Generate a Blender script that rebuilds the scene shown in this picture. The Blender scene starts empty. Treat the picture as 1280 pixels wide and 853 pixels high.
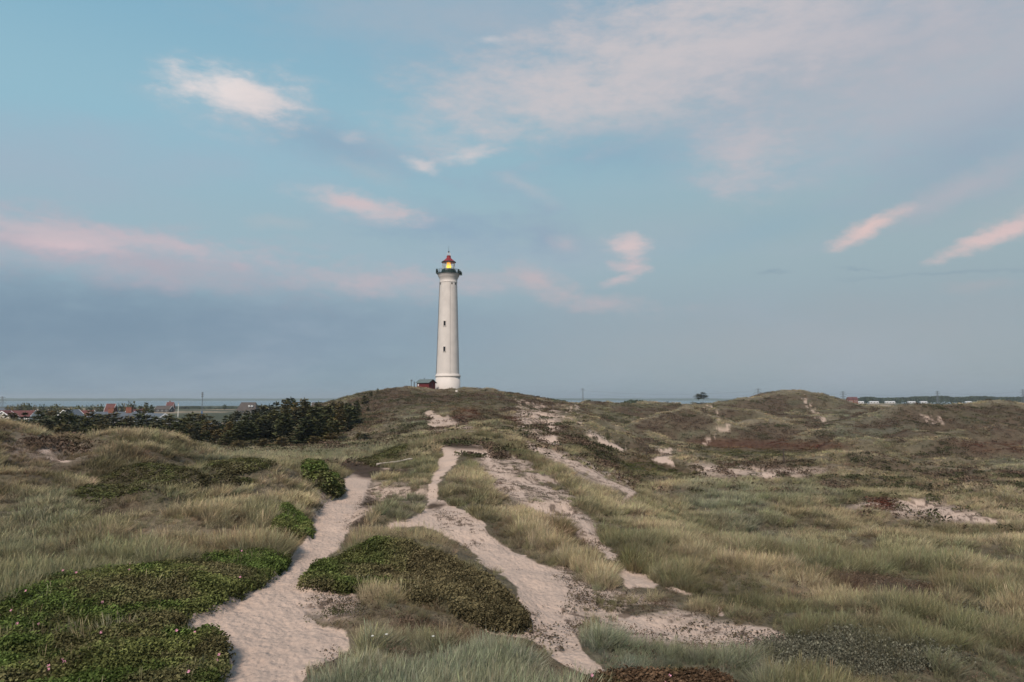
import bpy, bmesh, math, random
import numpy as np
from mathutils import Vector, Matrix
R = math.radians
random.seed(7)
rng = np.random.default_rng(7)
scene = bpy.context.scene
col = scene.collection

# ------------------------------------------------------------------ camera
F_PX = 900.0                      # focal length in photo pixels (photo 1280 x 853)
EYE = 14.5                        # eye height above the sea (z = 0)
PITCH = math.atan(71.5 / F_PX)
cam_d = bpy.data.cameras.new('camera')
cam_d.sensor_width = 36.0
cam_d.lens = 36.0 * F_PX / 1280.0
cam_d.clip_start = 0.1
cam_d.clip_end = 120000.0
cam = bpy.data.objects.new('camera', cam_d)
cam.location = (0, 0, EYE)
cam.rotation_euler = (R(90) + PITCH, 0, 0)
col.objects.link(cam)
scene.camera = cam

# ------------------------------------------------------------------ light and exposure
SUN_EL, SUN_AZ = R(44), R(200)     # azimuth clockwise from +Y, the view direction: behind the camera
scene.view_settings.view_transform = 'Standard'
scene.view_settings.look = 'None'
scene.view_settings.gamma = 1.0
scene.view_settings.exposure = 0.9
EXPO = 2 ** 0.9
scene.render.engine = 'CYCLES'
scene.cycles.max_bounces = 4
scene.cycles.diffuse_bounces = 3
scene.cycles.glossy_bounces = 2
scene.cycles.transparent_max_bounces = 8
scene.cycles.volume_bounces = 0
scene.cycles.use_denoising = True

sun_d = bpy.data.lights.new('sun', 'SUN')
sun_d.energy = 2.3
sun_d.angle = R(14)
sun_d.color = (1.0, 0.865, 0.75)
sun = bpy.data.objects.new('sun', sun_d)
sd = Vector((math.sin(SUN_AZ) * math.cos(SUN_EL), math.cos(SUN_AZ) * math.cos(SUN_EL), math.sin(SUN_EL)))
sun.rotation_euler = sd.to_track_quat('Z', 'Y').to_euler()
sun.location = (0, -30, 60)
col.objects.link(sun)


def srgb(r, g, b):
    f = lambda c: (c / 255 / 12.92) if c <= 10 else (((c / 255) + 0.055) / 1.055) ** 2.4
    return (f(r), f(g), f(b))


def pix(px, py):
    """photo pixel -> (x/y, z/y) slopes of its ray in the world"""
    dx = (px - 640.0) / F_PX
    dy = -(py - 426.5) / F_PX
    c, s = math.cos(PITCH), math.sin(PITCH)
    wy = c - dy * s
    wz = s + dy * c
    return dx / wy, wz / wy


def proj(x, y, z):
    """world (z relative to the eye) -> photo pixel, arrays"""
    c, s = math.cos(PITCH), math.sin(PITCH)
    f = y * c + z * s
    u = -y * s + z * c
    f = np.maximum(f, 0.05)
    return 640 + F_PX * x / f, 426.5 - F_PX * u / f


# ------------------------------------------------------------------ world: dusk sky with soft lit clouds
world = bpy.data.worlds.new('World')
scene.world = world
world.use_nodes = True
nt = world.node_tree
N, L = nt.nodes, nt.links
N.clear()
outw = N.new('ShaderNodeOutputWorld')
bg = N.new('ShaderNodeBackground')
bg.inputs['Strength'].default_value = 0.1
L.new(bg.outputs[0], outw.inputs[0])
nish = N.new('ShaderNodeTexSky')
nish.sky_type = 'NISHITA'
nish.sun_disc = False
nish.sun_elevation = SUN_EL
nish.sun_rotation = SUN_AZ
tc = N.new('ShaderNodeTexCoord')
sep = N.new('ShaderNodeSeparateXYZ')
L.new(tc.outputs['Generated'], sep.inputs[0])


def M(op, a, b=None, c=None):
    n = N.new('ShaderNodeMath')
    n.operation = op
    for i, v in enumerate((a, b, c)):
        if v is None:
            continue
        if isinstance(v, (int, float)):
            n.inputs[i].default_value = v
        else:
            L.new(v, n.inputs[i])
    return n.outputs[0]


az = M('ARCTAN2', sep.outputs[0], sep.outputs[1])
el = M('ARCSINE', sep.outputs[2])
comb = N.new('ShaderNodeCombineXYZ')
L.new(az, comb.inputs[0])
L.new(el, comb.inputs[1])
# warp of the cloud coordinates, from the direction itself
wv = comb.outputs[0]
for sc_, amp in ((5.0, 0.05), (16.0, 0.028), (48.0, 0.018), (130.0, 0.009)):
    mp = N.new('ShaderNodeMapping')
    mp.inputs['Scale'].default_value = (1, 1, 2.0)
    L.new(tc.outputs['Generated'], mp.inputs[0])
    nz = N.new('ShaderNodeTexNoise')
    nz.inputs['Scale'].default_value = sc_
    nz.inputs['Detail'].default_value = 4
    L.new(mp.outputs[0], nz.inputs['Vector'])
    sb = N.new('ShaderNodeVectorMath'); sb.operation = 'SUBTRACT'
    L.new(nz.outputs['Color'], sb.inputs[0]); sb.inputs[1].default_value = (0.5, 0.5, 0.5)
    ml = N.new('ShaderNodeVectorMath'); ml.operation = 'MULTIPLY'
    L.new(sb.outputs[0], ml.inputs[0]); ml.inputs[1].default_value = (amp, amp * 0.55, 0)
    ad = N.new('ShaderNodeVectorMath'); ad.operation = 'ADD'
    L.new(wv, ad.inputs[0]); L.new(ml.outputs[0], ad.inputs[1])
    wv = ad.outputs[0]


def ae(px, py):
    tx, tz = pix(px, py)
    return math.atan2(tx, 1.0), math.atan2(tz, math.hypot(1.0, tx))


def ramp(stops, fac, interp='EASE'):
    r = N.new('ShaderNodeValToRGB')
    r.color_ramp.interpolation = interp
    e = r.color_ramp.elements
    while len(e) < len(stops):
        e.new(0.5)
    for k, (p, c) in enumerate(stops):
        e[k].position = p
        e[k].color = (*c, 1)
    L.new(fac, r.inputs[0])
    return r.outputs[0]


def mixc(fac, a, b):
    m = N.new('ShaderNodeMix')
    m.data_type = 'RGBA'
    if isinstance(fac, (int, float)):
        m.inputs[0].default_value = fac
    else:
        L.new(fac, m.inputs[0])
    for s_, v in ((m.inputs[6], a), (m.inputs[7], b)):
        if isinstance(v, tuple):
            s_.default_value = (*v[:3], 1)
        else:
            L.new(v, s_)
    return m.outputs[2]


elf = M('DIVIDE', el, R(90))
elf = M('MAXIMUM', elf, 0.0)
left = ramp([(0.0, srgb(128, 150, 164)), (0.055, srgb(130, 152, 167)), (0.13, srgb(146, 171, 182)), (0.22, srgb(138, 176, 192)),
             (0.33, srgb(122, 166, 188)), (0.55, srgb(108, 142, 172)), (1.0, srgb(96, 126, 160))], elf)
right = ramp([(0.0, srgb(138, 152, 160)), (0.055, srgb(142, 156, 164)), (0.13, srgb(146, 165, 171)), (0.2, srgb(142, 169, 179)),
              (0.33, srgb(134, 160, 178)), (0.55, srgb(116, 144, 170)), (1.0, srgb(96, 126, 160))], elf)
mr = N.new('ShaderNodeMapRange'); mr.interpolation_type = 'SMOOTHSTEP'
L.new(M('SINE', az), mr.inputs[0]); mr.inputs[1].default_value = -0.6; mr.inputs[2].default_value = 0.6
skyc = mixc(mr.outputs[0], left, right)

# (px, py, rx, ry, rotation deg, colour, strength, softness)
PINK, WHT, GREY, VEIL, DRK = srgb(204, 180, 180), srgb(209, 200, 199), srgb(134, 157, 176), srgb(174, 172, 178), srgb(108, 130, 150)
CL = [
    (130, 408, 480, 66, 0, DRK, .72, 1), (-250, 420, 500, 80, 0, DRK, .7, 1), (520, 430, 300, 50, 0, srgb(122, 144, 162), .35, 1),
    (900, 75, 400, 85, -6, VEIL, .62, 1), (1180, 60, 400, 120, 0, srgb(170, 170, 178), .8, 1), (600, 25, 400, 70, 4, VEIL, .45, 1),
    (650, 112, 220, 60, -20, srgb(187, 183, 187), .8, .9), (840, 66, 270, 75, -15, srgb(195, 188, 189), .9, .9), (1000, 40, 260, 60, -5, srgb(187, 182, 186), .6, .9), (1500, 80, 420, 130, 0, VEIL, .5, 1),
    (420, 178, 170, 34, 12, GREY, .75, 1), (560, 290, 150, 34, 6, GREY, .85, .9), (650, 240, 90, 34, 20, srgb(140, 160, 178), .5, .9), (690, 295, 75, 34, 20, srgb(136, 152, 172), .55, .9),
    (770, 190, 150, 34, 0, srgb(120, 155, 178), .45, 1), (1220, 190, 150, 60, -20, srgb(134, 154, 172), .6, 1), (950, 290, 140, 30, -8, srgb(130, 162, 178), .4, 1),
    (1000, 430, 460, 60, 0, srgb(150, 156, 162), .6, 1),
    (300, 122, 96, 40, -3, srgb(199, 190, 191), .8, .85), (285, 114, 70, 27, -2, srgb(224, 213, 210), .9, .8), (330, 126, 52, 24, 0, srgb(213, 202, 200), .6, .8),
    (450, 258, 88, 19, 9, srgb(195, 184, 186), .8, .8), (440, 252, 40, 10, 6, PINK, .6, .8), (500, 266, 30, 11, 0, PINK, .5, .8),
    (530, 209, 25, 9, 14, srgb(203, 194, 194), .85, .8), (592, 197, 40, 12, -12, srgb(203, 194, 194), .75, .85), (622, 49, 24, 8, 0, srgb(198, 194, 196), .6, .8),
    (660, 238, 50, 12, 20, srgb(181, 180, 184), .5, .9), (440, 168, 22, 8, 0, srgb(189, 184, 188), .45, .8), (460, 215, 50, 14, 20, srgb(168, 174, 179), .35, 1),
    (786, 306, 26, 16, 10, srgb(207, 186, 184), .9, .75), (784, 330, 24, 10, 0, PINK, .75, .8), (775, 348, 26, 8, -20, PINK, .6, .8), (712, 305, 24, 12, 0, srgb(183, 174, 178), .5, .9),
    (1088, 283, 48, 12, -26, srgb(215, 186, 180), .95, .75), (1245, 291, 62, 12, -20, srgb(211, 184, 180), .9, .8), (1195, 236, 90, 18, -22, srgb(175, 170, 176), .55, 1), (1300, 268, 60, 16, -15, PINK, .5, .9),
    (930, 195, 70, 48, 15, srgb(185, 178, 182), .85, .9), (1000, 155, 30, 10, 0, VEIL, .3, 1),
    (70, 306, 340, 40, 3, srgb(175, 165, 174), .95, .9), (90, 306, 55, 12, 0, srgb(213, 186, 188), .8, .85), (30, 287, 220, 15, 2, srgb(189, 177, 182), .8, .9), (200, 304, 130, 13, 6, srgb(187, 174, 180), .8, .9),
    (240, 345, 120, 18, 8, srgb(161, 158, 168), .55, 1), (345, 278, 42, 10, -5, srgb(173, 174, 178), .35, 1),
    (470, 354, 130, 24, 3, srgb(179, 169, 175), .95, .9), (600, 350, 75, 22, 4, srgb(175, 168, 174), .8, .9), (680, 356, 50, 24, 25, srgb(189, 170, 172), .75, .85), (750, 379, 90, 13, 4, srgb(181, 168, 172), .65, .85),
    (1225, 360, 50, 8, 0, srgb(163, 160, 164), .4, 1), (1180, 344, 130, 3.2, 1, srgb(122, 142, 156), .4, .8), (966, 341, 20, 2.2, 0, srgb(116, 136, 152), .5, .8), (1060, 338, 26, 2.5, 3, srgb(118, 138, 154), .4, .8),
]
nzc = N.new('ShaderNodeTexNoise')
mpc = N.new('ShaderNodeMapping'); mpc.inputs['Scale'].default_value = (1, 1, 2.6)
L.new(tc.outputs['Generated'], mpc.inputs[0]); L.new(mpc.outputs[0], nzc.inputs['Vector'])
nzc.inputs['Scale'].default_value = 16; nzc.inputs['Detail'].default_value = 9; nzc.inputs['Roughness'].default_value = .66
fuzz = nzc.outputs['Fac']
# faint general cloud texture over the whole sky, in view or not
nzb = N.new('ShaderNodeTexNoise')
mpb = N.new('ShaderNodeMapping'); mpb.inputs['Scale'].default_value = (1, 1, 3.2)
L.new(tc.outputs['Generated'], mpb.inputs[0]); L.new(mpb.outputs[0], nzb.inputs['Vector'])
nzb.inputs['Scale'].default_value = 2.6; nzb.inputs['Detail'].default_value = 8; nzb.inputs['Roughness'].default_value = .5
mrb = N.new('ShaderNodeMapRange'); mrb.interpolation_type = 'SMOOTHSTEP'
L.new(nzb.outputs['Fac'], mrb.inputs[0]); mrb.inputs[1].default_value = .45; mrb.inputs[2].default_value = .75; mrb.inputs[4].default_value = .45
skyc = mixc(mrb.outputs[0], skyc, srgb(158, 166, 182))
for (px_, py_, rx, ry, rot, cc, st, soft) in CL:
    a_, e_ = ae(px_, py_)
    mp = N.new('ShaderNodeMapping'); mp.vector_type = 'TEXTURE'
    mp.inputs['Location'].default_value = (a_, e_, 0)
    mp.inputs['Rotation'].default_value = (0, 0, R(-rot))
    k = 1.3 if soft >= 1 else 1.25
    mp.inputs['Scale'].default_value = (rx / F_PX * k, ry / F_PX * k, 1)
    L.new(wv, mp.inputs[0])
    ln = N.new('ShaderNodeVectorMath'); ln.operation = 'LENGTH'
    L.new(mp.outputs[0], ln.inputs[0])
    d = M('MULTIPLY_ADD', fuzz, 1.7 if soft < 1 else .9, ln.outputs['Value'])
    m2 = N.new('ShaderNodeMapRange'); m2.interpolation_type = 'SMOOTHSTEP'
    L.new(d, m2.inputs[0])
    off = .85 if soft < 1 else .45
    m2.inputs[1].default_value = 1 + off; m2.inputs[2].default_value = off + (-.05 if soft < .84 else -.2 if soft < 1 else -0.15)
    m2.inputs[3].default_value = 0; m2.inputs[4].default_value = min(1, st) * (.94 if soft < 1 else 1)
    skyc = mixc(m2.outputs[0], skyc, cc)
scl = N.new('ShaderNodeVectorMath'); scl.operation = 'SCALE'
L.new(skyc, scl.inputs[0]); scl.inputs['Scale'].default_value = 11.3 / EXPO
fin = mixc(0.03, scl.outputs[0], nish.outputs[0])
L.new(fin, bg.inputs['Color'])
try:
    world.cycles.sampling_method = 'MANUAL'
    world.cycles.sample_map_resolution = 512
except Exception:
    pass


# ------------------------------------------------------------------ numpy noise
def _h(ix, iy, seed):
    n = (ix.astype(np.int64) * 374761393 + iy.astype(np.int64) * 668265263 + seed * 2246822519) & 0xFFFFFFFF
    n = ((n ^ (n >> 13)) * 1274126177) & 0xFFFFFFFF
    n = n ^ (n >> 16)
    return (n & 0xFFFFFF) / float(0xFFFFFF)


def vn(x, y, s=0):
    x = np.asarray(x, float); y = np.asarray(y, float)
    ix = np.floor(x); iy = np.floor(y)
    fx = x - ix; fy = y - iy
    fx = fx * fx * fx * (fx * (fx * 6 - 15) + 10); fy = fy * fy * fy * (fy * (fy * 6 - 15) + 10)
    a = _h(ix, iy, s); b = _h(ix + 1, iy, s); c = _h(ix, iy + 1, s); d = _h(ix + 1, iy + 1, s)
    return (a + (b - a) * fx) * (1 - fy) + (c + (d - c) * fx) * fy     # 0..1


def fbm(x, y, s=0, o=4, g=.5):
    t = 0; a = 1; w = 0
    for k in range(o):
        ca, sa = math.cos(k * 1.1 + .4), math.sin(k * 1.1 + .4)
        t = t + a * vn((x * ca - y * sa) * 2 ** k + 17.3 * k, (x * sa + y * ca) * 2 ** k - 9.1 * k, s + k)
        w += a; a *= g
    return t / w


def sst(a, b, x):
    t = np.clip((x - a) / (b - a), 0, 1)
    return t * t * (3 - 2 * t)


# ------------------------------------------------------------------ terrain height
CP = [  # photo pixel and distance of ground seen there
    (-120, 853, 14.5), (0, 853, 15), (160, 853, 14.6), (320, 853, 14.3), (480, 853, 14.3), (640, 853, 14.5), (800, 853, 14.6), (960, 853, 15), (1120, 853, 15.5), (1280, 853, 16), (1420, 853, 16),
    (-100, 775, 18.5), (0, 775, 18.5), (160, 780, 18), (320, 780, 18.2), (480, 790, 17.6), (640, 790, 17.8), (800, 800, 17.6), (960, 790, 18.6), (1120, 785, 19.4), (1280, 780, 20.5), (1400, 780, 21),
    (-100, 700, 25.5), (0, 700, 25), (200, 700, 25), (360, 700, 25.5), (500, 705, 25), (640, 705, 25.5), (800, 715, 26), (960, 720, 27.5), (1120, 710, 30), (1280, 700, 32), (1400, 700, 33),
    (-100, 650, 34), (0, 650, 33), (180, 650, 33), (390, 650, 34), (550, 650, 34), (700, 650, 35), (800, 665, 34), (960, 655, 42), (1120, 650, 45), (1280, 650, 47), (1400, 650, 48),
    (-100, 620, 43), (0, 620, 42), (420, 620, 42), (540, 612, 44), (640, 607, 46), (720, 612, 46), (840, 625, 52), (1000, 620, 60), (1140, 620, 62), (1280, 618, 64), (1400, 618, 64),
    (0, 600, 49), (440, 598, 52), (550, 592, 52), (650, 590, 53), (740, 598, 52), (880, 602, 68), (1060, 598, 76), (1280, 595, 80), (1400, 595, 80),
    (440, 586, 58), (560, 570, 60), (620, 575, 58), (700, 580, 58), (800, 588, 76), (960, 582, 92), (1120, 580, 96), (1280, 578, 98), (1400, 578, 98),
    (0, 577, 53), (100, 572, 56), (200, 580, 52), (320, 585, 50), (430, 572, 72), (500, 568, 70), (560, 553, 76), (650, 555, 75), (720, 563, 78), (850, 567, 108), (960, 563, 122), (1120, 562, 122), (1280, 558, 125), (1400, 558, 125),
    (250, 572, 70), (330, 568, 80), (400, 562, 90), (480, 550, 95), (560, 538, 96), (660, 534, 106), (740, 545, 105), (820, 556, 125),
    (540, 524, 128), (480, 524, 142), (430, 545, 118), (620, 516, 150), (700, 518, 158), (760, 528, 150), (830, 545, 145), (900, 550, 152), (1000, 550, 158), (1120, 548, 160), (1280, 545, 165), (1400, 545, 165),
    (-100, 558, 100), (0, 560, 100), (100, 561, 104), (200, 560, 108), (300, 559, 108), (380, 555, 112), (-100, 545, 150), (0, 546, 150), (120, 546, 150), (250, 546, 150), (380, 540, 140),
    (470, 505, 178), (560, 499, 182), (640, 504, 182), (700, 510, 190), (440, 520, 165), (400, 530, 180),
    (500, 488, 206), (560, 487.5, 208), (620, 490, 206), (560, 487.5, 214),
    (760, 514, 200), (840, 530, 190), (920, 530, 195), (1000, 528, 200), (1120, 528, 200), (1280, 525, 205), (1400, 520, 205),
    (720, 507, 235), (820, 508, 240), (920, 510, 245), (1040, 510, 245), (1160, 515, 250), (1280, 515, 250), (1400, 515, 250),
]
RAW = [  # (x/y, distance, height relative to the eye)
    (-.8, 8, -4.9), (-.3, 8, -4.9), (.3, 8, -4.9), (.8, 8, -5), (-.6, 4, -3.4), (.6, 4, -3.4), (0, 4, -3.3), (-.5, 1.3, -1.75), (.5, 1.3, -1.75), (0, .6, -1.65),
    (-.8, 220, -9.6), (-.5, 220, -9.6), (-.3, 220, -9.2), (-.8, 320, -10.8), (-.5, 320, -10.8), (-.25, 300, -10.5), (-.05, 290, -7.0), (.1, 290, -7.5), (.3, 300, -8.5), (.5, 300, -8.5), (.8, 300, -8.5),
    (-.8, 500, -11.6), (-.4, 500, -11.6), (0, 500, -10.5), (.3, 500, -8.5), (.6, 500, -8), (.8, 500, -8),
    (-.8, 1000, -12.3), (-.4, 1000, -12.3), (0, 1000, -12.2), (.3, 900, -7.5), (.6, 900, -7.0), (.8, 900, -7.5), (.4, 1400, -10.5), (.7, 1400, -10.5), (-.6, 1400, -13), (0, 1400, -13),
]


def q_of(tx, d):
    return np.stack([np.asarray(tx, float) * 1.15, .62 * np.log(np.asarray(d, float))], -1)


_pts, _val = [], []
for (px_, py_, d) in CP:
    tx, tz = pix(px_, py_)
    _pts.append((tx, d)); _val.append(tz * d)
for (tx, d, z) in RAW:
    _pts.append((tx, d)); _val.append(z)
_pts = np.array(_pts); _val = np.array(_val)
_Q = q_of(_pts[:, 0], _pts[:, 1])


def _phi(r2):
    return .5 * r2 * np.log(r2 + 1e-9)


_n = len(_Q)
_K = _phi(((_Q[:, None] - _Q[None]) ** 2).sum(-1)) + np.eye(_n) * 2e-4
_P = np.concatenate([np.ones((_n, 1)), _Q], 1)
_A = np.zeros((_n + 3, _n + 3)); _A[:_n, :_n] = _K; _A[:_n, _n:] = _P; _A[_n:, :_n] = _P.T
_W = np.linalg.solve(_A, np.concatenate([_val, np.zeros(3)]))


def rbf(tx, d):
    q = q_of(tx, d)
    out = _W[_n] + q @ _W[_n + 1:]
    for i in range(_n):
        r2 = (q[:, 0] - _Q[i, 0]) ** 2 + (q[:, 1] - _Q[i, 1]) ** 2
        out += _W[i] * _phi(r2)
    return out


# ridges: crest polyline (px, py, distance), front slope, roundness, blend
RG = [
    ([(-150, 500, 50), (-60, 514, 51), (0, 527.5, 53), (35, 538, 54), (70, 542, 55), (110, 544, 56), (135, 540, 56), (150, 537, 56), (175, 538, 56), (205, 550, 57), (240, 566, 59)], .42, 1.6, .15),
    ([(60, 575, 44), (100, 566, 46), (150, 552, 49), (175, 553, 50), (210, 563, 52)], .5, 1.2, .2),
    ([(-100, 590, 38), (0, 592, 38), (40, 592, 38), (100, 600, 37)], .3, 2.0, .2),
    ([(190, 606, 34), (260, 588, 37), (330, 577, 39.5), (370, 577, 41), (392, 588, 42)], .7, 1.0, .15),
    ([(215, 640, 30), (290, 622, 31.5), (345, 622, 34)], .5, 1.2, .2),
    ([(-20, 628, 32), (60, 622, 33), (110, 634, 32)], .45, 1.2, .2),
    ([(255, 576, 56), (300, 573, 57), (340, 576, 57)], .3, 1.5, .2),
    ([(472, 664, 26.5), (500, 657, 25.8), (540, 662, 25.2), (580, 686, 23.6), (620, 715, 21.6), (646, 750, 19.3)], .62, .9, .12),
    ([(400, 772, 17.6), (430, 752, 18.3), (480, 742, 18.8), (540, 752, 18.5), (600, 775, 17.8), (680, 812, 16.3), (740, 846, 15)], .45, .9, .12),
    ([(-80, 716, 24.2), (0, 716, 24), (120, 706, 24.5), (240, 694, 25), (330, 684, 26.5)], .25, 1.2, .15),
    ([(-80, 810, 16.5), (60, 800, 16.9), (160, 783, 17.5), (240, 782, 17.4)], .4, .9, .15),
    ([(480, 608, 44), (500, 600, 46), (530, 606, 45)], .5, 1.2, .15),
    ([(455, 640, 36), (500, 615, 40), (533, 620, 39)], .45, 1.2, .12),
    ([(475, 590, 52), (500, 586, 53), (530, 590, 52)], .4, 1.0, .12),
    ([(420, 579, 62), (450, 576, 62), (480, 572, 62), (520, 560, 64), (548, 556, 66)], .55, 1.2, .15),
    ([(500, 543, 95), (560, 543, 92), (600, 556, 86), (640, 562, 80)], .3, 2.5, .2),
    ([(440, 548, 112), (470, 538, 112), (500, 522, 118), (530, 514, 122)], .35, 3, .25),
    ([(560, 588, 54), (620, 620, 43), (680, 672, 31), (740, 712, 25.5), (820, 742, 22), (885, 768, 19.8)], .35, 1.4, .12),
    ([(580, 540, 100), (640, 552, 84), (700, 578, 62), (760, 612, 47), (830, 652, 36.5), (900, 690, 30), (980, 728, 25.5), (1060, 768, 22)], .45, 1.6, .15),
    ([(740, 800, 17.7), (800, 806, 17.5), (880, 822, 16.8), (960, 845, 15.8)], .4, .9, .1),
    ([(640, 524, 135), (700, 536, 122), (760, 560, 100), (810, 588, 80)], .4, 2.5, .2),
    ([(430, 508, 212), (455, 494, 205), (480, 486, 200), (500, 483.5, 198), (520, 485.5, 196), (545, 487.5, 197), (600, 488, 196), (625, 492, 198), (660, 500, 202), (720, 506, 210)], .33, 5.0, .25),
    ([(660, 503, 225), (720, 503.5, 230), (790, 506, 235), (818, 501, 232), (840, 503, 230), (870, 508, 228)], .3, 4, .3),
    ([(790, 524, 175), (830, 513, 178), (860, 508, 180), (885, 517, 176), (910, 530, 170)], .5, 2.5, .25),
    ([(870, 503, 240), (900, 498, 245), (945, 498, 248)], .3, 4, .3),
    ([(930, 507, 250), (952, 493, 255), (968, 488, 258), (1000, 487.5, 258), (1025, 493, 256), (1052, 503, 252), (1090, 507, 250)], .42, 4, .3),
    ([(870, 518, 205), (910, 510, 208), (940, 512, 206), (990, 520, 200)], .4, 3, .3),
    ([(1000, 545, 158), (1050, 526, 172), (1100, 514, 180), (1150, 505, 184), (1200, 504, 186), (1260, 504, 186), (1330, 508, 186), (1420, 515, 180)], .42, 4, .25),
    ([(1060, 553, 140), (1120, 546, 140), (1180, 545, 138), (1240, 553, 134), (1290, 560, 130)], .4, 3, .25),
    ([(950, 572, 98), (985, 566, 100), (1020, 570, 99), (1080, 588, 90), (1180, 600, 82), (1280, 616, 72), (1380, 625, 66)], .35, 2.2, .2),
    ([(1030, 566, 112), (1120, 566, 112), (1200, 576, 106), (1280, 578, 102), (1380, 580, 98)], .4, 2.2, .2),
    ([(1100, 618, 64), (1180, 622, 61), (1240, 634, 56), (1300, 645, 52)], .3, 2.0, .2),
    ([(880, 640, 47), (960, 612, 60), (1020, 610, 62), (1080, 614, 64)], .2, 3, .2),
    ([(690, 512, 190), (740, 529, 160), (790, 547, 137)], .4, 2.5, .2),
    ([(655, 520, 165), (700, 543, 130), (745, 568, 102)], .4, 2.2, .2),
    ([(895, 541, 168), (930, 529, 175), (975, 526, 178), (1022, 536, 168)], .4, 2.5, .2),
    ([(820, 574, 92), (890, 583, 86), (950, 590, 80)], .3, 2.0, .2),
    ([(830, 612, 60), (900, 600, 67), (960, 597, 70)], .25, 2.0, .2),
    ([(990, 515, 215), (1030, 520, 205), (1060, 530, 190)], .4, 2.5, .2),
    ([(1150, 536, 158), (1220, 530, 165), (1290, 532, 165)], .35, 2.5, .2),
    ([(1000, 676, 37), (1090, 668, 38.5), (1180, 672, 38), (1290, 680, 37)], .2, 2.0, .2),
    ([(1090, 745, 26), (1150, 770, 23.5), (1200, 776, 23), (1290, 770, 23)], .25, 1.5, .15),
]
_RG = []
for (pl, sl, wd, kb) in RG:
    w = []
    for (px_, py_, d) in pl:
        tx, tz = pix(px_, py_)
        w.append((tx * d, d, tz * d - (.32 if d < 150 else .25)))
    _RG.append((w, sl, wd, kb))


def ridge_h(h, x, y):
    for (w, sl, wd, kb) in _RG:
        xs = [p[0] for p in w]; ys = [p[1] for p in w]
        top = max(p[2] for p in w)
        reach = (top + 13) / sl + wd * 2
        m = (x > min(xs) - reach) & (x < max(xs) + reach) & (y > min(ys) - reach) & (y < max(ys) + reach)
        if not m.any():
            continue
        X = x[m]; Y = y[m]
        best = np.full(X.shape, -1e9)
        for a, b in zip(w[:-1], w[1:]):
            dx, dy = b[0] - a[0], b[1] - a[1]
            t = np.clip(((X - a[0]) * dx + (Y - a[1]) * dy) / (dx * dx + dy * dy), 0, 1)
            dd = (X - a[0] - t * dx) ** 2 + (Y - a[1] - t * dy) ** 2
            z = a[2] + (b[2] - a[2]) * t - sl * (np.sqrt(dd + wd * wd) - wd)
            best = np.maximum(best, z)
        a_ = h[m]
        h[m] = .5 * (a_ + best + np.sqrt((a_ - best) ** 2 + kb * kb))
    return h


def crests(x, y):
    """closeness to a dune crest, and to the face below it"""
    r = np.hypot(x, y)
    C = np.zeros(x.shape); Fc = np.zeros(x.shape)
    for (w, sl, wd, kb) in _RG:
        if w[0][1] < 44 or sl < .24:
            continue
        xs = [p[0] for p in w]; ys = [p[1] for p in w]
        reach = wd * 9
        m = (x > min(xs) - reach) & (x < max(xs) + reach) & (y > min(ys) - reach) & (y < max(ys) + reach)
        if not m.any():
            continue
        X = x[m]; Y = y[m]; best = np.full(X.shape, 1e9); sd = np.zeros(X.shape)
        for a, b in zip(w[:-1], w[1:]):
            dx, dy = b[0] - a[0], b[1] - a[1]
            t = np.clip(((X - a[0]) * dx + (Y - a[1]) * dy) / (dx * dx + dy * dy), 0, 1)
            qx, qy = a[0] + t * dx, a[1] + t * dy
            dd = np.hypot(X - qx, Y - qy)
            nearer = dd < best
            best = np.where(nearer, dd, best); sd = np.where(nearer, np.hypot(qx, qy) - r[m], sd)
        C[m] = np.maximum(C[m], np.exp(-(best / (wd * .75)) ** 2))
        Fc[m] = np.maximum(Fc[m], (sd > 0) * sst(wd * .5, wd * 1.4, best) * (1 - sst(wd * 3, wd * 7, best)))
    return C, Fc


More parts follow.
